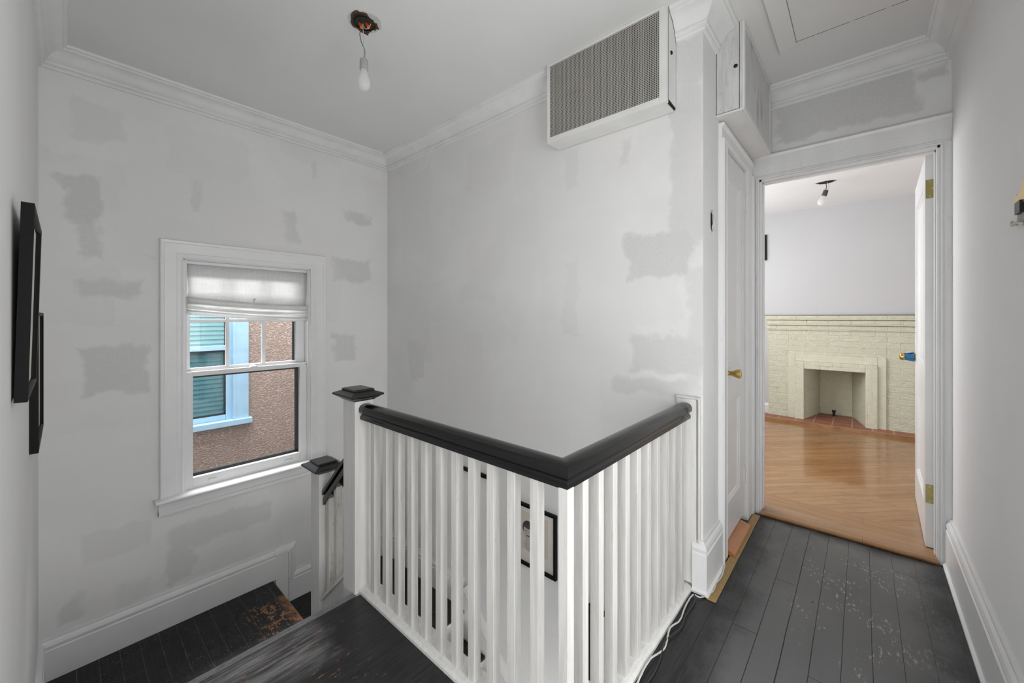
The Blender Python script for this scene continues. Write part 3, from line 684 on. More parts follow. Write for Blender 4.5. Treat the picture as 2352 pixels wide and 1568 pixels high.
MB().box(-.20, 1.330, YN - .055, YN + .02, .150, .207).build('window_sill', 'blue', nb, bevel=.004)
b = MB(); b.box(1.112, nx1, YN + .02, YN + .06, .20, 1.85); b.box(nx0, .0, YN + .02, YN + .06, .20, 1.85); b.box(.0, 1.112, YN + .02, YN + .06, .925, .975); b.box(.0, 1.112, YN + .03, YN + .07, .20, .262); b.box(.0, 1.112, YN + .02, YN + .06, 1.80, 1.85)
b.build('window_sash', 'blue', nb, bevel=.003)
MB().quad((0, YN + .045, .26), (1.112, YN + .045, .26), (1.112, YN + .045, 1.80), (0, YN + .045, 1.80)).build('pane', 'nglass', nb)
b = MB(); b.quad((0, YN + .037, .275), (1.112, YN + .037, .275), (1.112, YN + .037, .925), (0, YN + .037, .925)); b.build('insect_screen', 'nscreen', nb)
b = MB(); b.box(0, 1.112, YN + .030, YN + .036, .905, .925); b.box(1.096, 1.112, YN + .030, YN + .036, .262, .925); b.box(0, 1.112, YN + .030, YN + .036, .262, .280); b.build('screen_frame', 'gasket', nb)
b = MB()
for i in range(34):
    z = .30 + i * .045; b.box(.0, 1.105, -.025, .025, -.001, .001, Matrix.Translation((0, YN + .066, z)) @ Matrix.Rotation(math.radians(80), 4, 'X'))
b.build('slat_blind', 'slat', nb)
MB().box(nx0, nx1, YN + .16, YN + .18, .1, 1.9).build('dark_interior', 'dark', nb)
st(MB().box(-4, 7, YA + .16, YN, -4.1, -4).build('alley_ground', 'socket'))

# ------------------------------------------------------------------ stairs and landings
b = MB(); b.box(XL, .990, 2.0, YA, ZL1 - .026, ZL1); b.sweep([(.990, 2.0), (.990, YA)], [(0, ZL1 - .026), (.018, ZL1 - .026), (.024, ZL1 - .020), (.024, ZL1 - .006), (.018, ZL1), (0, ZL1)])
st(b.build('floor_landing', 'landing'))
b = MB(); b.box(.990, XB, 2.19, YA, ZL2 - .026, ZL2)
b.sweep([(.990, 2.19), (XB, 2.19)], [(0, ZL2 - .026), (.018, ZL2 - .026), (.024, ZL2 - .020), (.024, ZL2 - .006), (.018, ZL2), (0, ZL2)])
st(b.build('floor_landing', 'tread'))
st(MB().box(.960, .990, 2.19, YA, ZL2 - .2, ZL1 - .026).build('trim_landing_riser', 'riser'))
s1 = thing('upper_steps', (.4, 1.9, ZL1), 'black treads dropping from the worn floor edge to the landing', 'stairs')
for k, z in ((0, -.217), (1, -.433)):
    MB().box(XL + .002, .880, 1.75 + .24 * k, 2.0 + .24 * k + .02, z - .026, z).build('tread', 'tread', s1, bevel=.004)
for k, (z0, z1) in enumerate(((-.217, -.256), (-.433, -.243), (-.65, -.459))):
    if k: MB().box(XL + .002, .880, 1.75 + .24 * k - .02, 1.75 + .24 * k, z0, z1).build('riser', 'riser', s1)
s2 = thing('lower_flight', (1.45, 1.4, -1.07), 'lower flight of black stairs with white risers glimpsed under the balusters', 'stairs')
MB().box(.977, XB - .023, 2.17, 2.188, ZL2 - .205, ZL2 - .027).build('riser', 'riser', s2)
for k in range(7):
    z = ZL2 - .205 * (k + 1); y = 2.185 - .208 * k
    MB().box(.977, XB - .023, y - .235, y, z - .026, z).build('tread', 'tread', s2, bevel=.004)
    if k < 6: MB().box(.977, XB - .023, y - .215, y - .196, z - .205, z - .026).build('riser', 'riser', s2)

# ------------------------------------------------------------------ balustrade
bl = thing('balustrade', (.93, 1.75, 0), 'white stair balustrade with a glossy black handrail turning the corner of the stairwell', 'railing')
bp = [(-.0335, .830), (-.034, .845), (-.028, .858), (-.015, .8645), (0, .866), (.015, .8645), (.028, .858), (.034, .845), (.0335, .830), (.026, .822), (.021, .818), (.023, .812), (.028, .808), (.028, .796), (-.028, .796), (-.028, .808), (-.023, .812), (-.021, .818), (-.026, .822)]
bp = [(a, z + .001) for a, z in bp]
cx_, cy_ = .934, .628
b = MB(); b.sweep([(cx_, 1.742), (cx_, cy_), (1.938, cy_)], bp); b.build('handrail', 'rail', bl, smooth=True)
bal0 = MB().box(-.0155, .0155, -.016, .016, .022, .800).build('baluster', 'baluster', bl, bevel=.0015)
bal0.matrix_parent_inverse = Matrix.Translation(-bl.location)
first = True
spots = [(.9395, y + .016) for y in (1.641, 1.541, 1.446, 1.352, 1.260, 1.167, 1.077, .988, .897, .806, .714)] + [(.921, .614)] + [(1.005 + .0935 * i + .0155, .627) for i in range(10)]
for i, (x, y) in enumerate(spots):
    o = bal0 if i == 0 else bal0.copy()
    if i: C.objects.link(o)
    o.parent = bl; o.matrix_parent_inverse = Matrix.Translation(-bl.location)
    o.location = (x, y, 0)
    o.rotation_euler.z = math.radians(random.uniform(-1.5, 1.5))
b = MB(); b.sweep([(.9, 1.74), (.9, .592), (1.935, .592)], [(0, 0), (-.082, 0), (-.082, .024), (-.026, .024), (-.010, .020), (0, .012)]); b.build('shoe_rail', 'newel', bl)
def cap(root, cx, cy, z, px, py):
    b = MB()
    b.frustum(cx, cy, px + .004, py + .004, z, px + .010, py + .010, z + .006)
    b.frustum(cx, cy, px + .010, py + .010, z + .006, px + .028, py + .028, z + .018)
    b.frustum(cx, cy, px + .022, py + .022, z + .018, px + .022, py + .022, z + .021)
    b.frustum(cx, cy, px + .034, py + .034, z + .021, px + .038, py + .038, z + .024)
    b.frustum(cx, cy, px + .038, py + .038, z + .024, px + .036, py + .036, z + .031)
    b.frustum(cx, cy, px + .036, py + .036, z + .031, px - .002, py + .002, z + .045)
    b.frustum(cx, cy, px + .004, py + .006, z + .043, px + .005, py + .007, z + .049)
    b.frustum(cx, cy, px + .005, py + .007, z + .049, px - .001, py + .001, z + .054)
    return b.build('newel_cap', 'cap', root, bevel=.0012)
n1 = MB().box(.882, .971, 1.736, 1.850, -.40, .884).build('newel_post', 'newel', bl, bevel=.002); cap(n1, .9265, 1.793, .880, .0445, .057)
n2 = MB().box(.882, .971, 2.118, 2.222, ZL1, .452).build('newel_post', 'newel', bl, bevel=.002); cap(n2, .9265, 2.170, .448, .0445, .052)
# raked rail and string between the posts
def rz(y): return .588 - (y - 1.885) * .955
b = MB()
for (w, t0, t1) in ((.031, -.030, -.006), (.026, -.006, .0), (.020, -.046, -.030), (.027, -.084, -.046)):
    x0, x1 = .926 - w, .926 + w; ya, yb = 1.850, 2.118
    vs = [(x, y, rz(y) + t) for y in (ya, yb) for x, t in ((x0, t0), (x1, t0), (x1, t1), (x0, t1))]
    V = [b.bm.verts.new(v) for v in vs]
    b.bm.faces.new(V[:4]); b.bm.faces.new(V[4:][::-1])
    for i in range(4): b.bm.faces.new((V[i], V[(i + 1) % 4], V[4 + (i + 1) % 4], V[4 + i]))
b.build('handrail', 'rail', bl, bevel=.002)
for y in (1.998, 2.086):
    b = MB(); V = [b.bm.verts.new(v) for v in [(.926 + i * .0155, y + j * .016, z) for z in (0, 1) for i, j in ((-1, -1), (1, -1), (1, 1), (-1, 1))]]
    for v in V: v.co.z = (-.02 - (v.co.y - 1.87) * .92) if v.co.z < .5 else rz(v.co.y) - .083
    b.bm.faces.new(V[:4][::-1]); b.bm.faces.new(V[4:])
    for i in range(4): b.bm.faces.new((V[i], V[(i + 1) % 4], V[4 + (i + 1) % 4], V[4 + i]))
    b.build('baluster', 'newel_tan', bl)
b = MB()
for (x0, x1, t0, t1) in ((.900, .952, -.60, 0.), (.890, .962, 0., .022)):
    vs = [(x, y, max(.014 - (y - 1.872) * .92 + t, -1.2)) for y in (1.850, 2.118) for x, t in ((x0, t0), (x1, t0), (x1, t1), (x0, t1))]
    V = [b.bm.verts.new(v) for v in vs]
    b.bm.faces.new(V[:4]); b.bm.faces.new(V[4:][::-1])
    for i in range(4): b.bm.faces.new((V[i], V[(i + 1) % 4], V[4 + (i + 1) % 4], V[4 + i]))
b.build('stair_string', 'newel', bl, bevel=.002)

# ------------------------------------------------------------------ grille boxes
def vent_front(loc, label):
    v = thing('grille_box', loc, label, 'vent'); return v
v1 = vent_front((XB, 1.0, 2.25), 'white box with a black meshed grille high on the stair wall, nearest the window corner')
y0, y1, z0, z1, xf = .670, 1.345, 2.254, 2.699, 1.823
b = MB(); gy0, gy1, gz0, gz1 = .704, 1.328, 2.284, 2.686     # front with its opening, then the bottom lip
b.box(xf, xf + .012, y0, gy0, z0, z1); b.box(xf, xf + .012, gy1, y1, z0, z1); b.box(xf, xf + .012, gy0, gy1, z0, gz0); b.box(xf, xf + .012, gy0, gy1, gz1, z1)
b.box(xf + .012, XB - .006, y0 + .010, y1, z0, z0 + .010); b.box(xf + .012, XB, y1 - .010, y1, z0 + .010, z1); b.box(xf + .012, xf + .024, y0, y0 + .010, z0, z1)
b.build('cover', 'vent', v1, bevel=.0015)
b = MB(); b.prism([(xf + .035, z0 + .024), (XB - .004, z0 + .018), (XB - .004, z1), (xf + .035, z1)], frame_mat((0, y0 + .001, 0), (1, 0, 0), (0, 0, 1)), -.003, 0); b.build('side_panel', 'vent', v1, bevel=.001)
MB().box(xf + .0215, XB, y0 + .004, y0 + .016, z0 + .010, z1 - .002).build('seam', 'dark', v1)
MB().box(xf + .003, xf + .005, gy0 - .004, gy1 + .004, gz0 - .004, gz1 + .004).build('grille', 'mesh', v1)
MB().box(xf + .020, XB - .008, y0 + .017, y1 - .012, z0 + .012, z1 - .001).build('dark_interior', 'dark', v1)
b = MB(); b.lathe((1.882, y0 + .001, 2.503), (0, -1, 0), [(.009, 0), (.009, .004), (.006, .006), (.006, .003), (.002, .003), (.0, .004)], 16); b.build('screw', 'black_metal', v1, smooth=True)
v2 = vent_front((2.5, YC, 2.27), 'white box with a paint-clogged grille above the closet door')
x0, x1, yf, z0, z1 = 2.167, 2.880, .424, 2.268, 2.699
b = MB(); gx0, gx1, gz0, gz1 = 2.200, 2.866, 2.292, 2.680
b.box(x0, gx0, yf, yf + .010, z0, z1); b.box(gx1, x1, yf, yf + .010, z0, z1); b.box(gx0, gx1, yf, yf + .010, z0, gz0); b.box(gx0, gx1, yf, yf + .010, gz1, z1)
b.box(x0, x1, yf + .010, YC, z0, z0 + .010); b.box(x1 - .010, x1, yf + .010, YC, z0 + .01, z1)
b.build('cover', 'vent', v2, bevel=.0015)
b = MB(); b.box(x0 + .001, x0 + .009, yf + .010, yf + .0215, z0 + .010, z1); b.box(x0, x0 + .009, yf + .024, YC - .003, z0 + .013, z1); b.build('side_panel', 'vent_side', v2, bevel=.001)
MB().box(x0 + .008, x0 + .011, yf + .012, YC - .001, z0 + .010, z1 - .002).build('seam', 'dark', v2)
MB().box(gx0 - .004, gx1 + .004, yf + .003, yf + .005, gz0 - .004, gz1 + .004).build('grille', 'mesh2', v2)
MB().box(x0 + .014, x1 - .012, yf + .022, YC - .004, z0 + .012, z1 - .001).build('dark_interior', 'dark', v2)
b = MB(); b.lathe((x0, .462, 2.489), (-1, 0, 0), [(.009, 0), (.009, .004), (.006, .006), (.006, .003), (.002, .003), (.0, .004)], 16); b.build('screw', 'black_metal', v2, smooth=True)

# attic hatch in the hall ceiling
ah = thing('attic_hatch', (2.2, .1, ZC), 'white attic hatch panel with flat trim in the hall ceiling', 'hatch')
b = MB(); hx0, hx1, hy0, hy1 = 1.2, 2.512, -.20, .257
b.box(hx0 - .07, hx1 + .0, hy1, hy1 + .075, ZC - .022, ZC); b.box(hx0 - .07, hx0, hy0, hy1, ZC - .022, ZC)
b.prism([(hx1, hy1), (hx1 + .062, hy1 + .075), (hx1, hy1 + .075)], Matrix.Translation((0, 0, ZC)), -.022, 0)
b.build('hatch_trim', 'ceil', ah, bevel=.0015)
b = MB(); b.box(hx1 + .006, hx1 + .028, hy0, hy1, ZC - .006, ZC); b.build('hatch_stop', 'ceil', ah)
MB().box(hx0, hx1, hy0 + .0, hy1 - .002, ZC - .008, ZC - .001).build('hatch_panel', 'ceil', ah)
b = MB()
yy = hy0
while yy < hy1 - .01:
    ln = random.uniform(.03, .11); b.box(hx1, hx1 + .0045, yy, min(hy1, yy + ln), ZC - .0075, ZC - .001); yy += ln + random.choice((.004, .02, .006))
b.build('hatch_gap', 'dark', ah)

# ------------------------------------------------------------------ hanging bulbs
def ragged(cx, cy, r, n=26, sx=1., sy=1., seed=1, amp=.25):
    rnd = random.Random(seed)
    return [(cx + math.cos(2 * math.pi * i / n) * r * sx * (1 - amp / 2 + amp * rnd.random()), cy + math.sin(2 * math.pi * i / n) * r * sy * (1 - amp / 2 + amp * rnd.random())) for i in range(n)]
def hole(name, cx, cy, z, r, label, rot=0., sx=1.15, sy=.85, outline=None, inner=None):
    h = thing(name, (cx, cy, z), label, 'ceiling opening')
    R_ = Matrix.Translation((cx, cy, z)) @ Matrix.Rotation(rot, 4, 'Z')
    MB().prism(ragged(0, 0, r * 1.10, 30, sx, sy, 3, .16), R_, -.0015, 0).build('torn_paint', 'putty', h)
    o1 = ragged(0, 0, r, 30, sx, sy, 5, .30); o2 = ragged(0, 0, r * .80, 22, sx, sy, 9, .12)
    if outline:
        Ri = R_.inverted(); o1 = [(q.x, q.y) for q in (Ri @ Vector((x, y, z)) for x, y in outline)]; o2 = [(q.x, q.y) for q in (Ri @ Vector((x, y, z)) for x, y in inner)]
    MB().prism(o1, R_, -.0030, -.0015).build('broken_plaster', 'rubble', h)
    MB().prism(o2, R_, -.0045, -.003).build('box_interior', 'green_box', h)
    b = MB(); pr = [(r * .72 * sx * math.cos(a * math.pi / 4 + .39), r * .72 * sy * math.sin(a * math.pi / 4 + .39)) for a in range(8)]
    b.sweep(pr, [(0, -.010), (.002, -.010), (.002, -.0045), (0, -.0045)], closed=True, mat=R_); b.build('box_rim', 'black_metal', h)
    return h, R_
def curve_pts(p, n=10):
    P = [Vector(q) for q in p]; out = []
    for i in range(len(P) - 1):
        a, b_, c, d = P[max(i - 1, 0)], P[i], P[i + 1], P[min(i + 2, len(P) - 1)]
        for k in range(n):
            t = k / n; out.append(.5 * ((2 * b_) + (c - a) * t + (2 * a - 5 * b_ + 4 * c - d) * t * t + (3 * b_ - a - 3 * c + d) * t ** 3))
    out.append(P[-1]); return out
hx, hy = .966, 1.812
h1, R1 = hole('ceiling_hole', hx + .004, hy, ZC, .068, 'ragged ceiling opening with exposed wiring above the stairwell bulb', math.radians(0), 1., 1.,
  [(0.898, 1.798), (0.9, 1.78), (0.907, 1.765), (0.92, 1.766), (0.932, 1.756), (0.947, 1.751), (0.961, 1.76), (0.974, 1.769), (0.993, 1.774), (1.004, 1.778), (1.013, 1.773), (1.026, 1.788), (1.042, 1.802), (1.031, 1.809), (1.033, 1.825), (1.02, 1.827), (1.022, 1.847), (1.019, 1.859), (1.026, 1.884), (1.009, 1.884), (0.996, 1.886), (0.981, 1.884), (0.964, 1.876), (0.948, 1.881), (0.936, 1.873), (0.923, 1.861), (0.914, 1.838), (0.903, 1.821)],
  [(0.91, 1.809), (0.917, 1.781), (0.936, 1.767), (0.972, 1.785), (1.003, 1.788), (1.012, 1.804), (1.01, 1.834), (0.999, 1.864), (0.975, 1.872), (0.947, 1.865), (0.926, 1.85)])
fx, fy = .662, -.7494       # image-right direction, for laying the wires side by side
def off(a, bk, z): return (hx + fx * a + .7494 * bk, hy + fy * a + .662 * bk, z)
pl = thing('hanging_bulb', (hx, hy, ZC), 'bare frosted bulb hanging on two thin wires over the stairwell', 'light bulb', None)
b = MB(); b.tube(curve_pts([off(-.030, .0, 2.694), off(-.022, 0, 2.675), off(-.016, 0, 2.655), off(-.020, 0, 2.64), off(-.012, 0, 2.60), off(.004, 0, 2.560), off(.002, 0, 2.52)]), .0016, 8); b.build('wire', 'wireb', pl, smooth=True)
b = MB(); b.tube(curve_pts([off(.034, .0, 2.690), off(.022, 0, 2.668), off(.004, 0, 2.668), off(-.006, 0, 2.690), off(-.004, 0, 2.66), off(-.001, 0, 2.60), off(-.003, 0, 2.52)]), .0016, 8); b.build('wire', 'wirew', pl, smooth=True)
for (a, z, tl) in ((-.022, 2.694, .012), (.010, 2.694, .014)):
    p0 = Vector(off(a, .0, z)); p1 = Vector(off(a + tl, -.004, z - .022)); ax = p1 - p0
    b = MB(); b.lathe(p0, ax, [(.0045, 0), (.0055, .004), (.0075, .024), (.0085, .028), (0, .0285)], 10); b.build('wire_connector', 'orange', h1, smooth=True)
b = MB(); b.lathe((hx, hy, 2.5185), (0, 0, -1), [(.005, -.008), (.005, 0), (.016, .001), (.0185, .005), (.0195, .04), (.0195, .052), (.0165, .053)], 24); b.build('socket', 'socket', pl, smooth=True)
b = MB(); b.lathe((hx, hy, 2.468), (0, 0, -1), [(.0155, 0), (.0155, .006), (.017, .016), (.022, .032), (.0275, .047), (.0295, .062), (.0290, .073), (.0255, .086), (.019, .095), (.010, .101), (0, .1025)], 28); b.build('bulb_glass', 'bulb', pl, smooth=True)
b = MB(); b.lathe((hx, hy, 2.470), (0, 0, -1), [(.0178, 0), (.0178, .003)], 24); b.build('socket_collar', 'black_metal', pl)

# ------------------------------------------------------------------ things on the hall walls
sb = thing('switch_opening', (2.09, YC, 1.73), 'cut-out for a light switch with loose wires on the narrow white wall beside the closet', 'switch opening')
MB().prism([(x, z) for x, z in ragged(2.088, 1.735, .05, 18, .62, 1.15, 4, .3)], MA(YC), 0, .0015).build('torn_edge', 'putty', sb)
MB().prism([(x, z) for x, z in ragged(2.088, 1.735, .045, 16, .52, 1.1, 6, .2)], MA(YC), .0015, .002).build('opening', 'dark', sb)
b = MB()
for dx in (-.012, 0, .010): b.tube(curve_pts([(2.088 + dx, YC - .003, 1.78), (2.092 - dx, YC - .007, 1.745), (2.088 + dx * .7, YC - .006, 1.71), (2.090, YC - .003, 1.69)]), .0024, 6)
b.build('wires', 'wirew', sb, smooth=True)
MB().box(2.094, 2.110, YC - .010, YC - .002, 1.705, 1.74).build('device_body', 'trim', sb, bevel=.001)

eb = thing('wall_light_bracket', (1.775, YR, 1.585), 'bare brass lamp bracket in a broken opening at the right edge of the hall wall', 'lamp bracket')
MRW = frame_mat((0, YR, 0), (-1, 0, 0), (0, 0, 1))       # right wall: out = +y
MB().prism([(-x, z) for x, z in [(1.775 + math.cos(a) * r, 1.582 + math.sin(a) * r * .82) for a, r in [(i * math.pi / 10, (.070 if i % 2 else .060) + (.035 if i in (2, 8, 12, 18) else 0)) for i in range(20)]]], MRW, 0, .002).build('torn_plaster', 'putty', eb)
MB().prism([(-x, z) for x, z in ragged(1.775, 1.582, .068, 20, 1., .85, 12, .2)], MRW, .002, .003).build('opening', 'socket', eb)
b = MB(); b.prism([(-1.86, 1.60), (-1.852, 1.615), (-1.80, 1.622), (-1.75, 1.66), (-1.70, 1.62), (-1.70, 1.60), (-1.75, 1.585), (-1.80, 1.598)], MRW, .003, .007); b.build('strap', 'brass', eb, bevel=.001)
for bx_ in (1.832, 1.73): MB().lathe((bx_, YR + .004, 1.540), (0, 1, 0), [(.006, 0), (.006, .006), (.002, .007)], 12).build('bolt', 'brass', eb)
b = MB(); b.tube(curve_pts([(1.850, YR + .010, 1.548), (1.825, YR + .014, 1.535), (1.80, YR + .012, 1.538), (1.76, YR + .010, 1.528)]), .004, 8); b.build('wire', 'wirew', eb, smooth=True)
MB().box(1.765, 1.815, YR + .003, YR + .012, 1.562, 1.596).build('junction_box', 'black_metal', eb)

# picture frames
def picture(name, m, x0, x1, z0, z1, t, bw, label, group=None, tilt=0., off_=0., art=None, mat_=('mat',)):
    """m: wall matrix (local x, local y up, local z out of wall)"""
    cxm = (x0 + x1) / 2; base = m @ Vector((cxm, z0, 0))
    r = thing(name, base, label, 'picture', group)
    mm = m @ Matrix.Translation((cxm, z0, off_)) @ Matrix.Rotation(-tilt, 4, 'X').inverted() @ Matrix.Translation((-cxm, -z0, 0))
    b = MB(); b.sweep([(x0, z0), (x0, z1), (x1, z1), (x1, z0)], [(0, 0), (0, t), (.002, t + .001), (bw - .003, t), (bw, t - .006), (bw, 0)], closed=True, mat=mm); b.build('frame', 'black', r)
    MB().prism([(x0 + .004, z0 + .004), (x1 - .004, z0 + .004), (x1 - .004, z1 - .004), (x0 + .004, z1 - .004)], mm, .001, t - .011).build('mat_board', 'mat', r)
    MB().prism([(x0 + bw - .001, z0 + bw - .001), (x1 - bw + .001, z0 + bw - .001), (x1 - bw + .001, z1 - bw + .001), (x0 + bw - .001, z1 - bw + .001)], mm, t - .0085, t - .0075).build('picture_glass', 'pglass', r)
    return r, mm, t - .0108
picture('framed_picture', ML(XL), 1.585, 2.075, 1.054, 1.560, .022, .014, 'black picture frame leaning off the left wall, nearest the camera', tilt=math.radians(1.3), off_=.004)
picture('framed_picture', ML(XL), 2.375, 2.955, .745, 1.287, .022, .014, 'black picture frame on the left wall, lower and farther than the leaning one', off_=.001)
pf, mm, pz = picture('framed_picture', MX(XB), -1.690, -1.362, -.300, .085, .020, .020, 'black framed portrait of a child seen through the balusters on the stair wall')
def flat(pts, z0, z1, name, mat, par): return MB().prism(pts, mm, z0, z1).build(name, mat, par)
def ell(cx, cy, rx, ry, n=24, a0=0, a1=2 * math.pi): return [(cx + rx * math.cos(a0 + (a1 - a0) * i / (n if a1 - a0 > 6 else n - 1)), cy + ry * math.sin(a0 + (a1 - a0) * i / (n if a1 - a0 > 6 else n - 1))) for i in range(n)]
pr_ = flat([(-1.63, -.205), (-1.425, -.205), (-1.425, .035), (-1.63, .035)], pz, pz + .0006, 'print', 'mat2', pf)
fx0, fz0 = -1.578, -.082
flat(ell(fx0, fz0 + .016, .047, .050), pz + .0006, pz + .0010, 'hair', 'hair', pr_)
flat(ell(fx0 + .001, fz0 - .008, .038, .050), pz + .0010, pz + .0014, 'face', 'skin', pr_)
flat(ell(fx0, fz0 - .085, .030, .040), pz + .0006, pz + .0009, 'neck', 'skin', pr_)
flat(ell(fx0 + .002, fz0 + .034, .040, .020), pz + .0014, pz + .0016, 'fringe', 'hair', pr_)
for s_ in (-1, 1): flat(ell(fx0 + s_ * .015, fz0 + .001, .006, .003, 12), pz + .0014, pz + .0017, 'eye', 'hair', pr_)
flat(ell(fx0, fz0 - .030, .014, .004, 12), pz + .0014, pz + .0017, 'mouth', 'hair', pr_)
flat(ell(fx0, fz0 - .014, .004, .003, 10), pz + .0014, pz + .0016, 'nose', 'socket', pr_)
picture('framed_picture', MX(XB), -1.145, -.80, -.745, -.330, .020, .020, 'black picture frame lowest on the stair wall, glimpsed between the balusters')
lg = tag(MB().box(XB - .020, XB, 1.90, 2.235, .150, .174).build('picture_bar', 'black', bevel=.001), 'thin black bottom bar of a picture frame on the stair wall, just under the handrail between balusters', 'frame_bar')  # bottom bar of a picture frame, the rest left out

# cables clipped along the foot of the balustrade
def wig(pts, r, name, label, mat, n=8, amp=.003, seed=2):
    rnd = random.Random(seed); P = curve_pts(pts, n); P = [p + Vector((0, rnd.uniform(-amp, amp) * .6, 0)) for p in P]
    return tag(MB().tube(P, r, 8).build(name, mat, smooth=True), label, 'cable')
wig([(2.20, .519, .022), (2.12, .512, .012), (2.04, .517, .012), (1.97, .516, .010), (1.90, .545, .008), (1.89, .575, .010), (1.80, .578, .010), (1.70, .570, .006), (1.62, .582, .014), (1.52, .566, .006), (1.42, .583, .016), (1.30, .580, .010), (1.18, .566, .006), (1.05, .582, .014), (.88, .575, .008)], .0032, 'cable', 'white painted cable snaking along the foot of the balustrade', 'cable', amp=.001)
wig([(1.90, .572, .012), (1.84, .556, .008), (1.74, .560, .007), (1.66, .552, .007), (1.55, .574, .010), (1.45, .558, .006), (1.34, .556, .006), (1.22, .575, .008), (1.10, .560, .006), (.90, .560, .006)], .0026, 'cable', 'thinner dark cable lying on the boards beside the white one', 'wireb', seed=5, amp=.001)

# ------------------------------------------------------------------ back room
st(MB().box(XD + .10, 5.690, -2.3, 1.9, -.05, .020).build('floor_room', 'oak'))
st(MB().box(XD + .085, 3.295, -1.2, 1.2, .0, .0215).build('floor_border', 'oak_border'))
XW = 5.93
st(MB().box(5.690, XW + .9, .95, 1.9, -.05, .020).build('floor_room', 'oak'))
b = MB(); b.box(XW, XW + .1, .86, 1.9, 0, Z2C + .05); b.box(XW - .05, XW + .1, -2.3, .92, 1.286, Z2C + .05); b.box(XW - .05, XW + .1, .92, 1.9, 1.30, Z2C + .05)
st(b.build('wall_room_back', 'room_wall'))
st(MB().box(XD + .10, XW + .1, 1.9, 2.0, -.05, Z2C + .1).build('wall_room_left', 'room_wall'))
st(MB().box(XD + .10, XW + .1, -2.4, -2.3, -.05, Z2C + .1).build('wall_room_right', 'room_wall'))
st(MB().box(XD + .10, XW + .1, -2.3, 1.9, Z2C, Z2C + .08).build('ceiling_room', 'room_ceil'))
st(MB().sweep([(XW, 1.9), (XW, .889)], bprof(.02, .16, .018)).build('baseboard_room', 'trim'))
fp = thing('fireplace', (5.88, .25, .02), 'cream painted brick fireplace with a stepped surround and empty firebox', 'fireplace')
fo = (-.025, .522, .652)
XF = 5.880
b = MB(); b.box(XF, XF + .5, -2.2, -.194, .0, 1.284); b.box(XF, XF + .05, .679, .887, 0, 1.284); b.box(XF + .05, XF + .5, .6, .84, 0, 1.284); b.box(XF, XF + .5, -.194, .679, .823, 1.284)
b.build('chimney_breast', 'cream', fp, bevel=.004)
for k, (za, zb, pr) in enumerate(((1.106, 1.163, .016), (1.167, 1.226, .034), (1.230, 1.284, .050))):
    MB().box(XF - pr, XF, -2.2, .893 + pr * .4, za, zb).build('corbel_course', 'cream', fp, bevel=.006)
MB().box(XF - .046, XF + .05, -2.2, .91, 1.2845, 1.290).build('shade_gap_strip', 'rubble', fp)  # dark strip painted in for the shadowed gap above the brick
def surround(y0, y1, zt, iy0, iy1, izt, x, name, mat):
    b = MB(); b.box(x, XF + .02, y0, iy0, 0, zt); b.box(x, XF + .02, iy1, y1, 0, zt); b.box(x, XF + .02, iy0, iy1, izt, zt); b.build(name, mat, fp, bevel=.006)
surround(-.194, .679, .823, -.123, .609, .738, XF - .022, 'outer_surround', 'cream2')
surround(-.123, .609, .738, fo[0], fo[1], fo[2], XF - .052, 'inner_surround', 'cream3')
b = MB(); bx_, by0, by1 = 6.36, .092, .410
for (p, q) in (((XF, fo[0]), (bx_, by0)), ((bx_, by0), (bx_, by1)), ((bx_, by1), (XF, fo[1]))):
    b.quad((p[0], p[1], 0), (q[0], q[1], 0), (q[0], q[1], fo[2] + .3), (p[0], p[1], fo[2] + .3))
b.quad((XF, fo[0], fo[2] + .02), (XF, fo[1], fo[2] + .02), (bx_, by1, fo[2] + .1), (bx_, by0, fo[2] + .1))
fb = b.build('firebox', 'firebox', fp); fb.modifiers.new('thick', 'SOLIDIFY').thickness = .01
MB().box(5.700, bx_ + .02, -2.2, .95, -.02, .052).build('hearth', 'tile', fp)
st(MB().box(5.680, 5.700, -2.2, .965, .0, .054).build('trim_hearth', 'oak_nose', bevel=.003))
b = MB(); b.tube([(6.25, .262, .05), (6.25, .262, .105)], .013, 12); b.tube([(6.25, .262, .105), (6.25, .262, .125)], .020, 12); b.build('gas_pipe', 'black_metal', fp, smooth=True)
h2, R2 = hole('ceiling_hole', 4.80, .262, Z2C, .075, 'ragged ceiling opening with a stub of wiring in the fireplace room', 0., .5, 1.)
p2 = thing('hanging_bulb', (4.80, .262, Z2C), 'crooked bare bulb in a dark socket hanging in the fireplace room', 'light bulb')
b = MB(); b.tube(curve_pts([(4.80, .262, 2.548), (4.80, .256, 2.50), (4.80, .268, 2.46)]), .003, 6); b.build('wire', 'wireb', p2, smooth=True)
b = MB(); b.tube(curve_pts([(4.80, .250, 2.548), (4.80, .238, 2.50), (4.80, .252, 2.46)]), .0025, 6); b.build('wire', 'wirew', p2, smooth=True)
ax = Vector((0, .30, -.95)).normalized(); o_ = Vector((4.80, .258, 2.472))
b = MB(); b.lathe(o_, ax, [(.012, 0), (.020, .006), (.021, .052), (.019, .056)], 20); b.build('socket', 'socket_dark', p2, smooth=True)
b = MB(); b.lathe(o_ + ax * .056, ax, [(.016, 0), (.020, .012), (.028, .030), (.0335, .040), (.0335, .058), (.028, .076), (.018, .088), (0, .092)], 24); b.build('bulb_glass', 'bulb', p2, smooth=True)
b = MB()
picture('framed_picture', MX(XW - .05), -1.25, -.905, 1.98, 2.30, .020, .020, 'narrow sliver of a black frame on the back wall beyond the doorway')

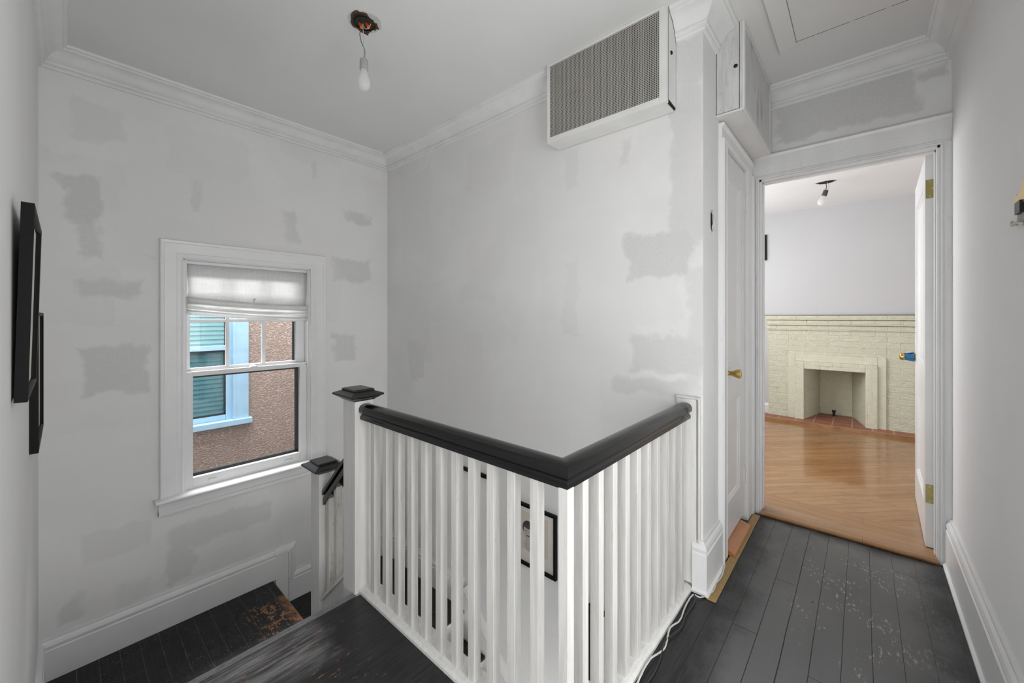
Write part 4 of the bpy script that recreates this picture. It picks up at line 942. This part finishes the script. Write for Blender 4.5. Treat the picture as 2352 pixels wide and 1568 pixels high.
# ------------------------------------------------------------------ light
def area(name, loc, target, sx, sy, power, col=(1, 1, 1), spread=180):
    ld = bpy.data.lights.new(name, 'AREA'); ld.shape = 'RECTANGLE'; ld.size = sx; ld.size_y = sy; ld.energy = power; ld.color = col; ld.spread = math.radians(spread)
    o = bpy.data.objects.new(name, ld); C.objects.link(o); o.location = loc
    o.rotation_euler = (Vector(target) - Vector(loc)).to_track_quat('-Z', 'Y').to_euler(); return o
area('fill_behind_camera', (-3.0, -.1, 1.2), (3, 1.2, 1.5), 3.0, 2.4, 24, (1, .995, .985))  # unseen fill lamp added behind the camera to light the hall
area('fill_side_door', (.76, YR - T - .06, 1.10), (.76, 3, 1.20), 1.1, 2.0, 28, (.985, .995, 1))  # added lamp behind the made-up doorway, brightens faces turned to the right wall
area('fill_low_front', (-.95, .2, .2), (.9, 1.4, 2.7), 1.2, .6, 23, (1, .995, .985))  # added low lamp out of view, lifts the ceiling brightness
area('fill_stairwell', (1.40, .84, -1.75), (.5, 3.2, 1.6), .8, .25, 9, (1, .995, .985))  # added lamp down the stairwell, brightens ceiling and window wall
area('fill_alley_sky', (1.2, 4.12, 3.5), (1.2, 4.12, 0), 5.0, 1.2, 195, (.97, .985, 1))  # added lamp above the alley, standing in for light from the sky
area('fill_alley_window', (.9, 4.82, 2.75), (.9, 3.3, .9), 2.4, .5, 200, (.97, .985, 1))  # added lamp out of view, aimed in to brighten roman shade and sill
area('fill_room_left', (4.4, 1.86, 1.45), (4.6, 0, 1.0), 2.0, 1.5, 70, (.97, .985, 1))  # added unseen lamp for an assumed window; this wall has no opening
area('fill_room_right', (4.2, -2.25, .8), (4.5, 0, 2.5), 1.8, 1.2, 24, (.97, .985, 1))  # added lamp out of view, tilted up to lift the room ceiling
wd = bpy.data.worlds.new('sky'); bpy.context.scene.world = wd; wd.use_nodes = True
t = wd.node_tree; t.nodes.clear(); bg = t.nodes.new('ShaderNodeBackground'); wo = t.nodes.new('ShaderNodeOutputWorld')
sk = t.nodes.new('ShaderNodeTexSky'); sk.sky_type = 'HOSEK_WILKIE'; sk.turbidity = 8; sk.sun_direction = Vector((-.3, -.5, .8)).normalized()
hs = t.nodes.new('ShaderNodeHueSaturation'); hs.inputs['Saturation'].default_value = .35
t.links.new(sk.outputs[0], hs.inputs['Color']); t.links.new(hs.outputs[0], bg.inputs[0]); bg.inputs[1].default_value = 1.6
t.links.new(bg.outputs[0], wo.inputs[0])

# ------------------------------------------------------------------ camera
cd = bpy.data.cameras.new('camera'); cam = bpy.data.objects.new('camera', cd); C.objects.link(cam)
cam.location = (0, 0, H); yaw = math.atan2(805, 911)
cam.rotation_euler = (math.pi / 2, 0, yaw - math.pi / 2)
cd.sensor_width = 36; cd.sensor_fit = 'HORIZONTAL'; cd.lens = 911 / 2352 * 36; cd.shift_y = -57 / 2352; cd.clip_start = .02
S = bpy.context.scene; S.camera = cam
S.view_settings.view_transform = 'Standard'; S.view_settings.look = 'None'; S.view_settings.exposure = 0; S.view_settings.gamma = 1; S.view_settings.use_curve_mapping = False
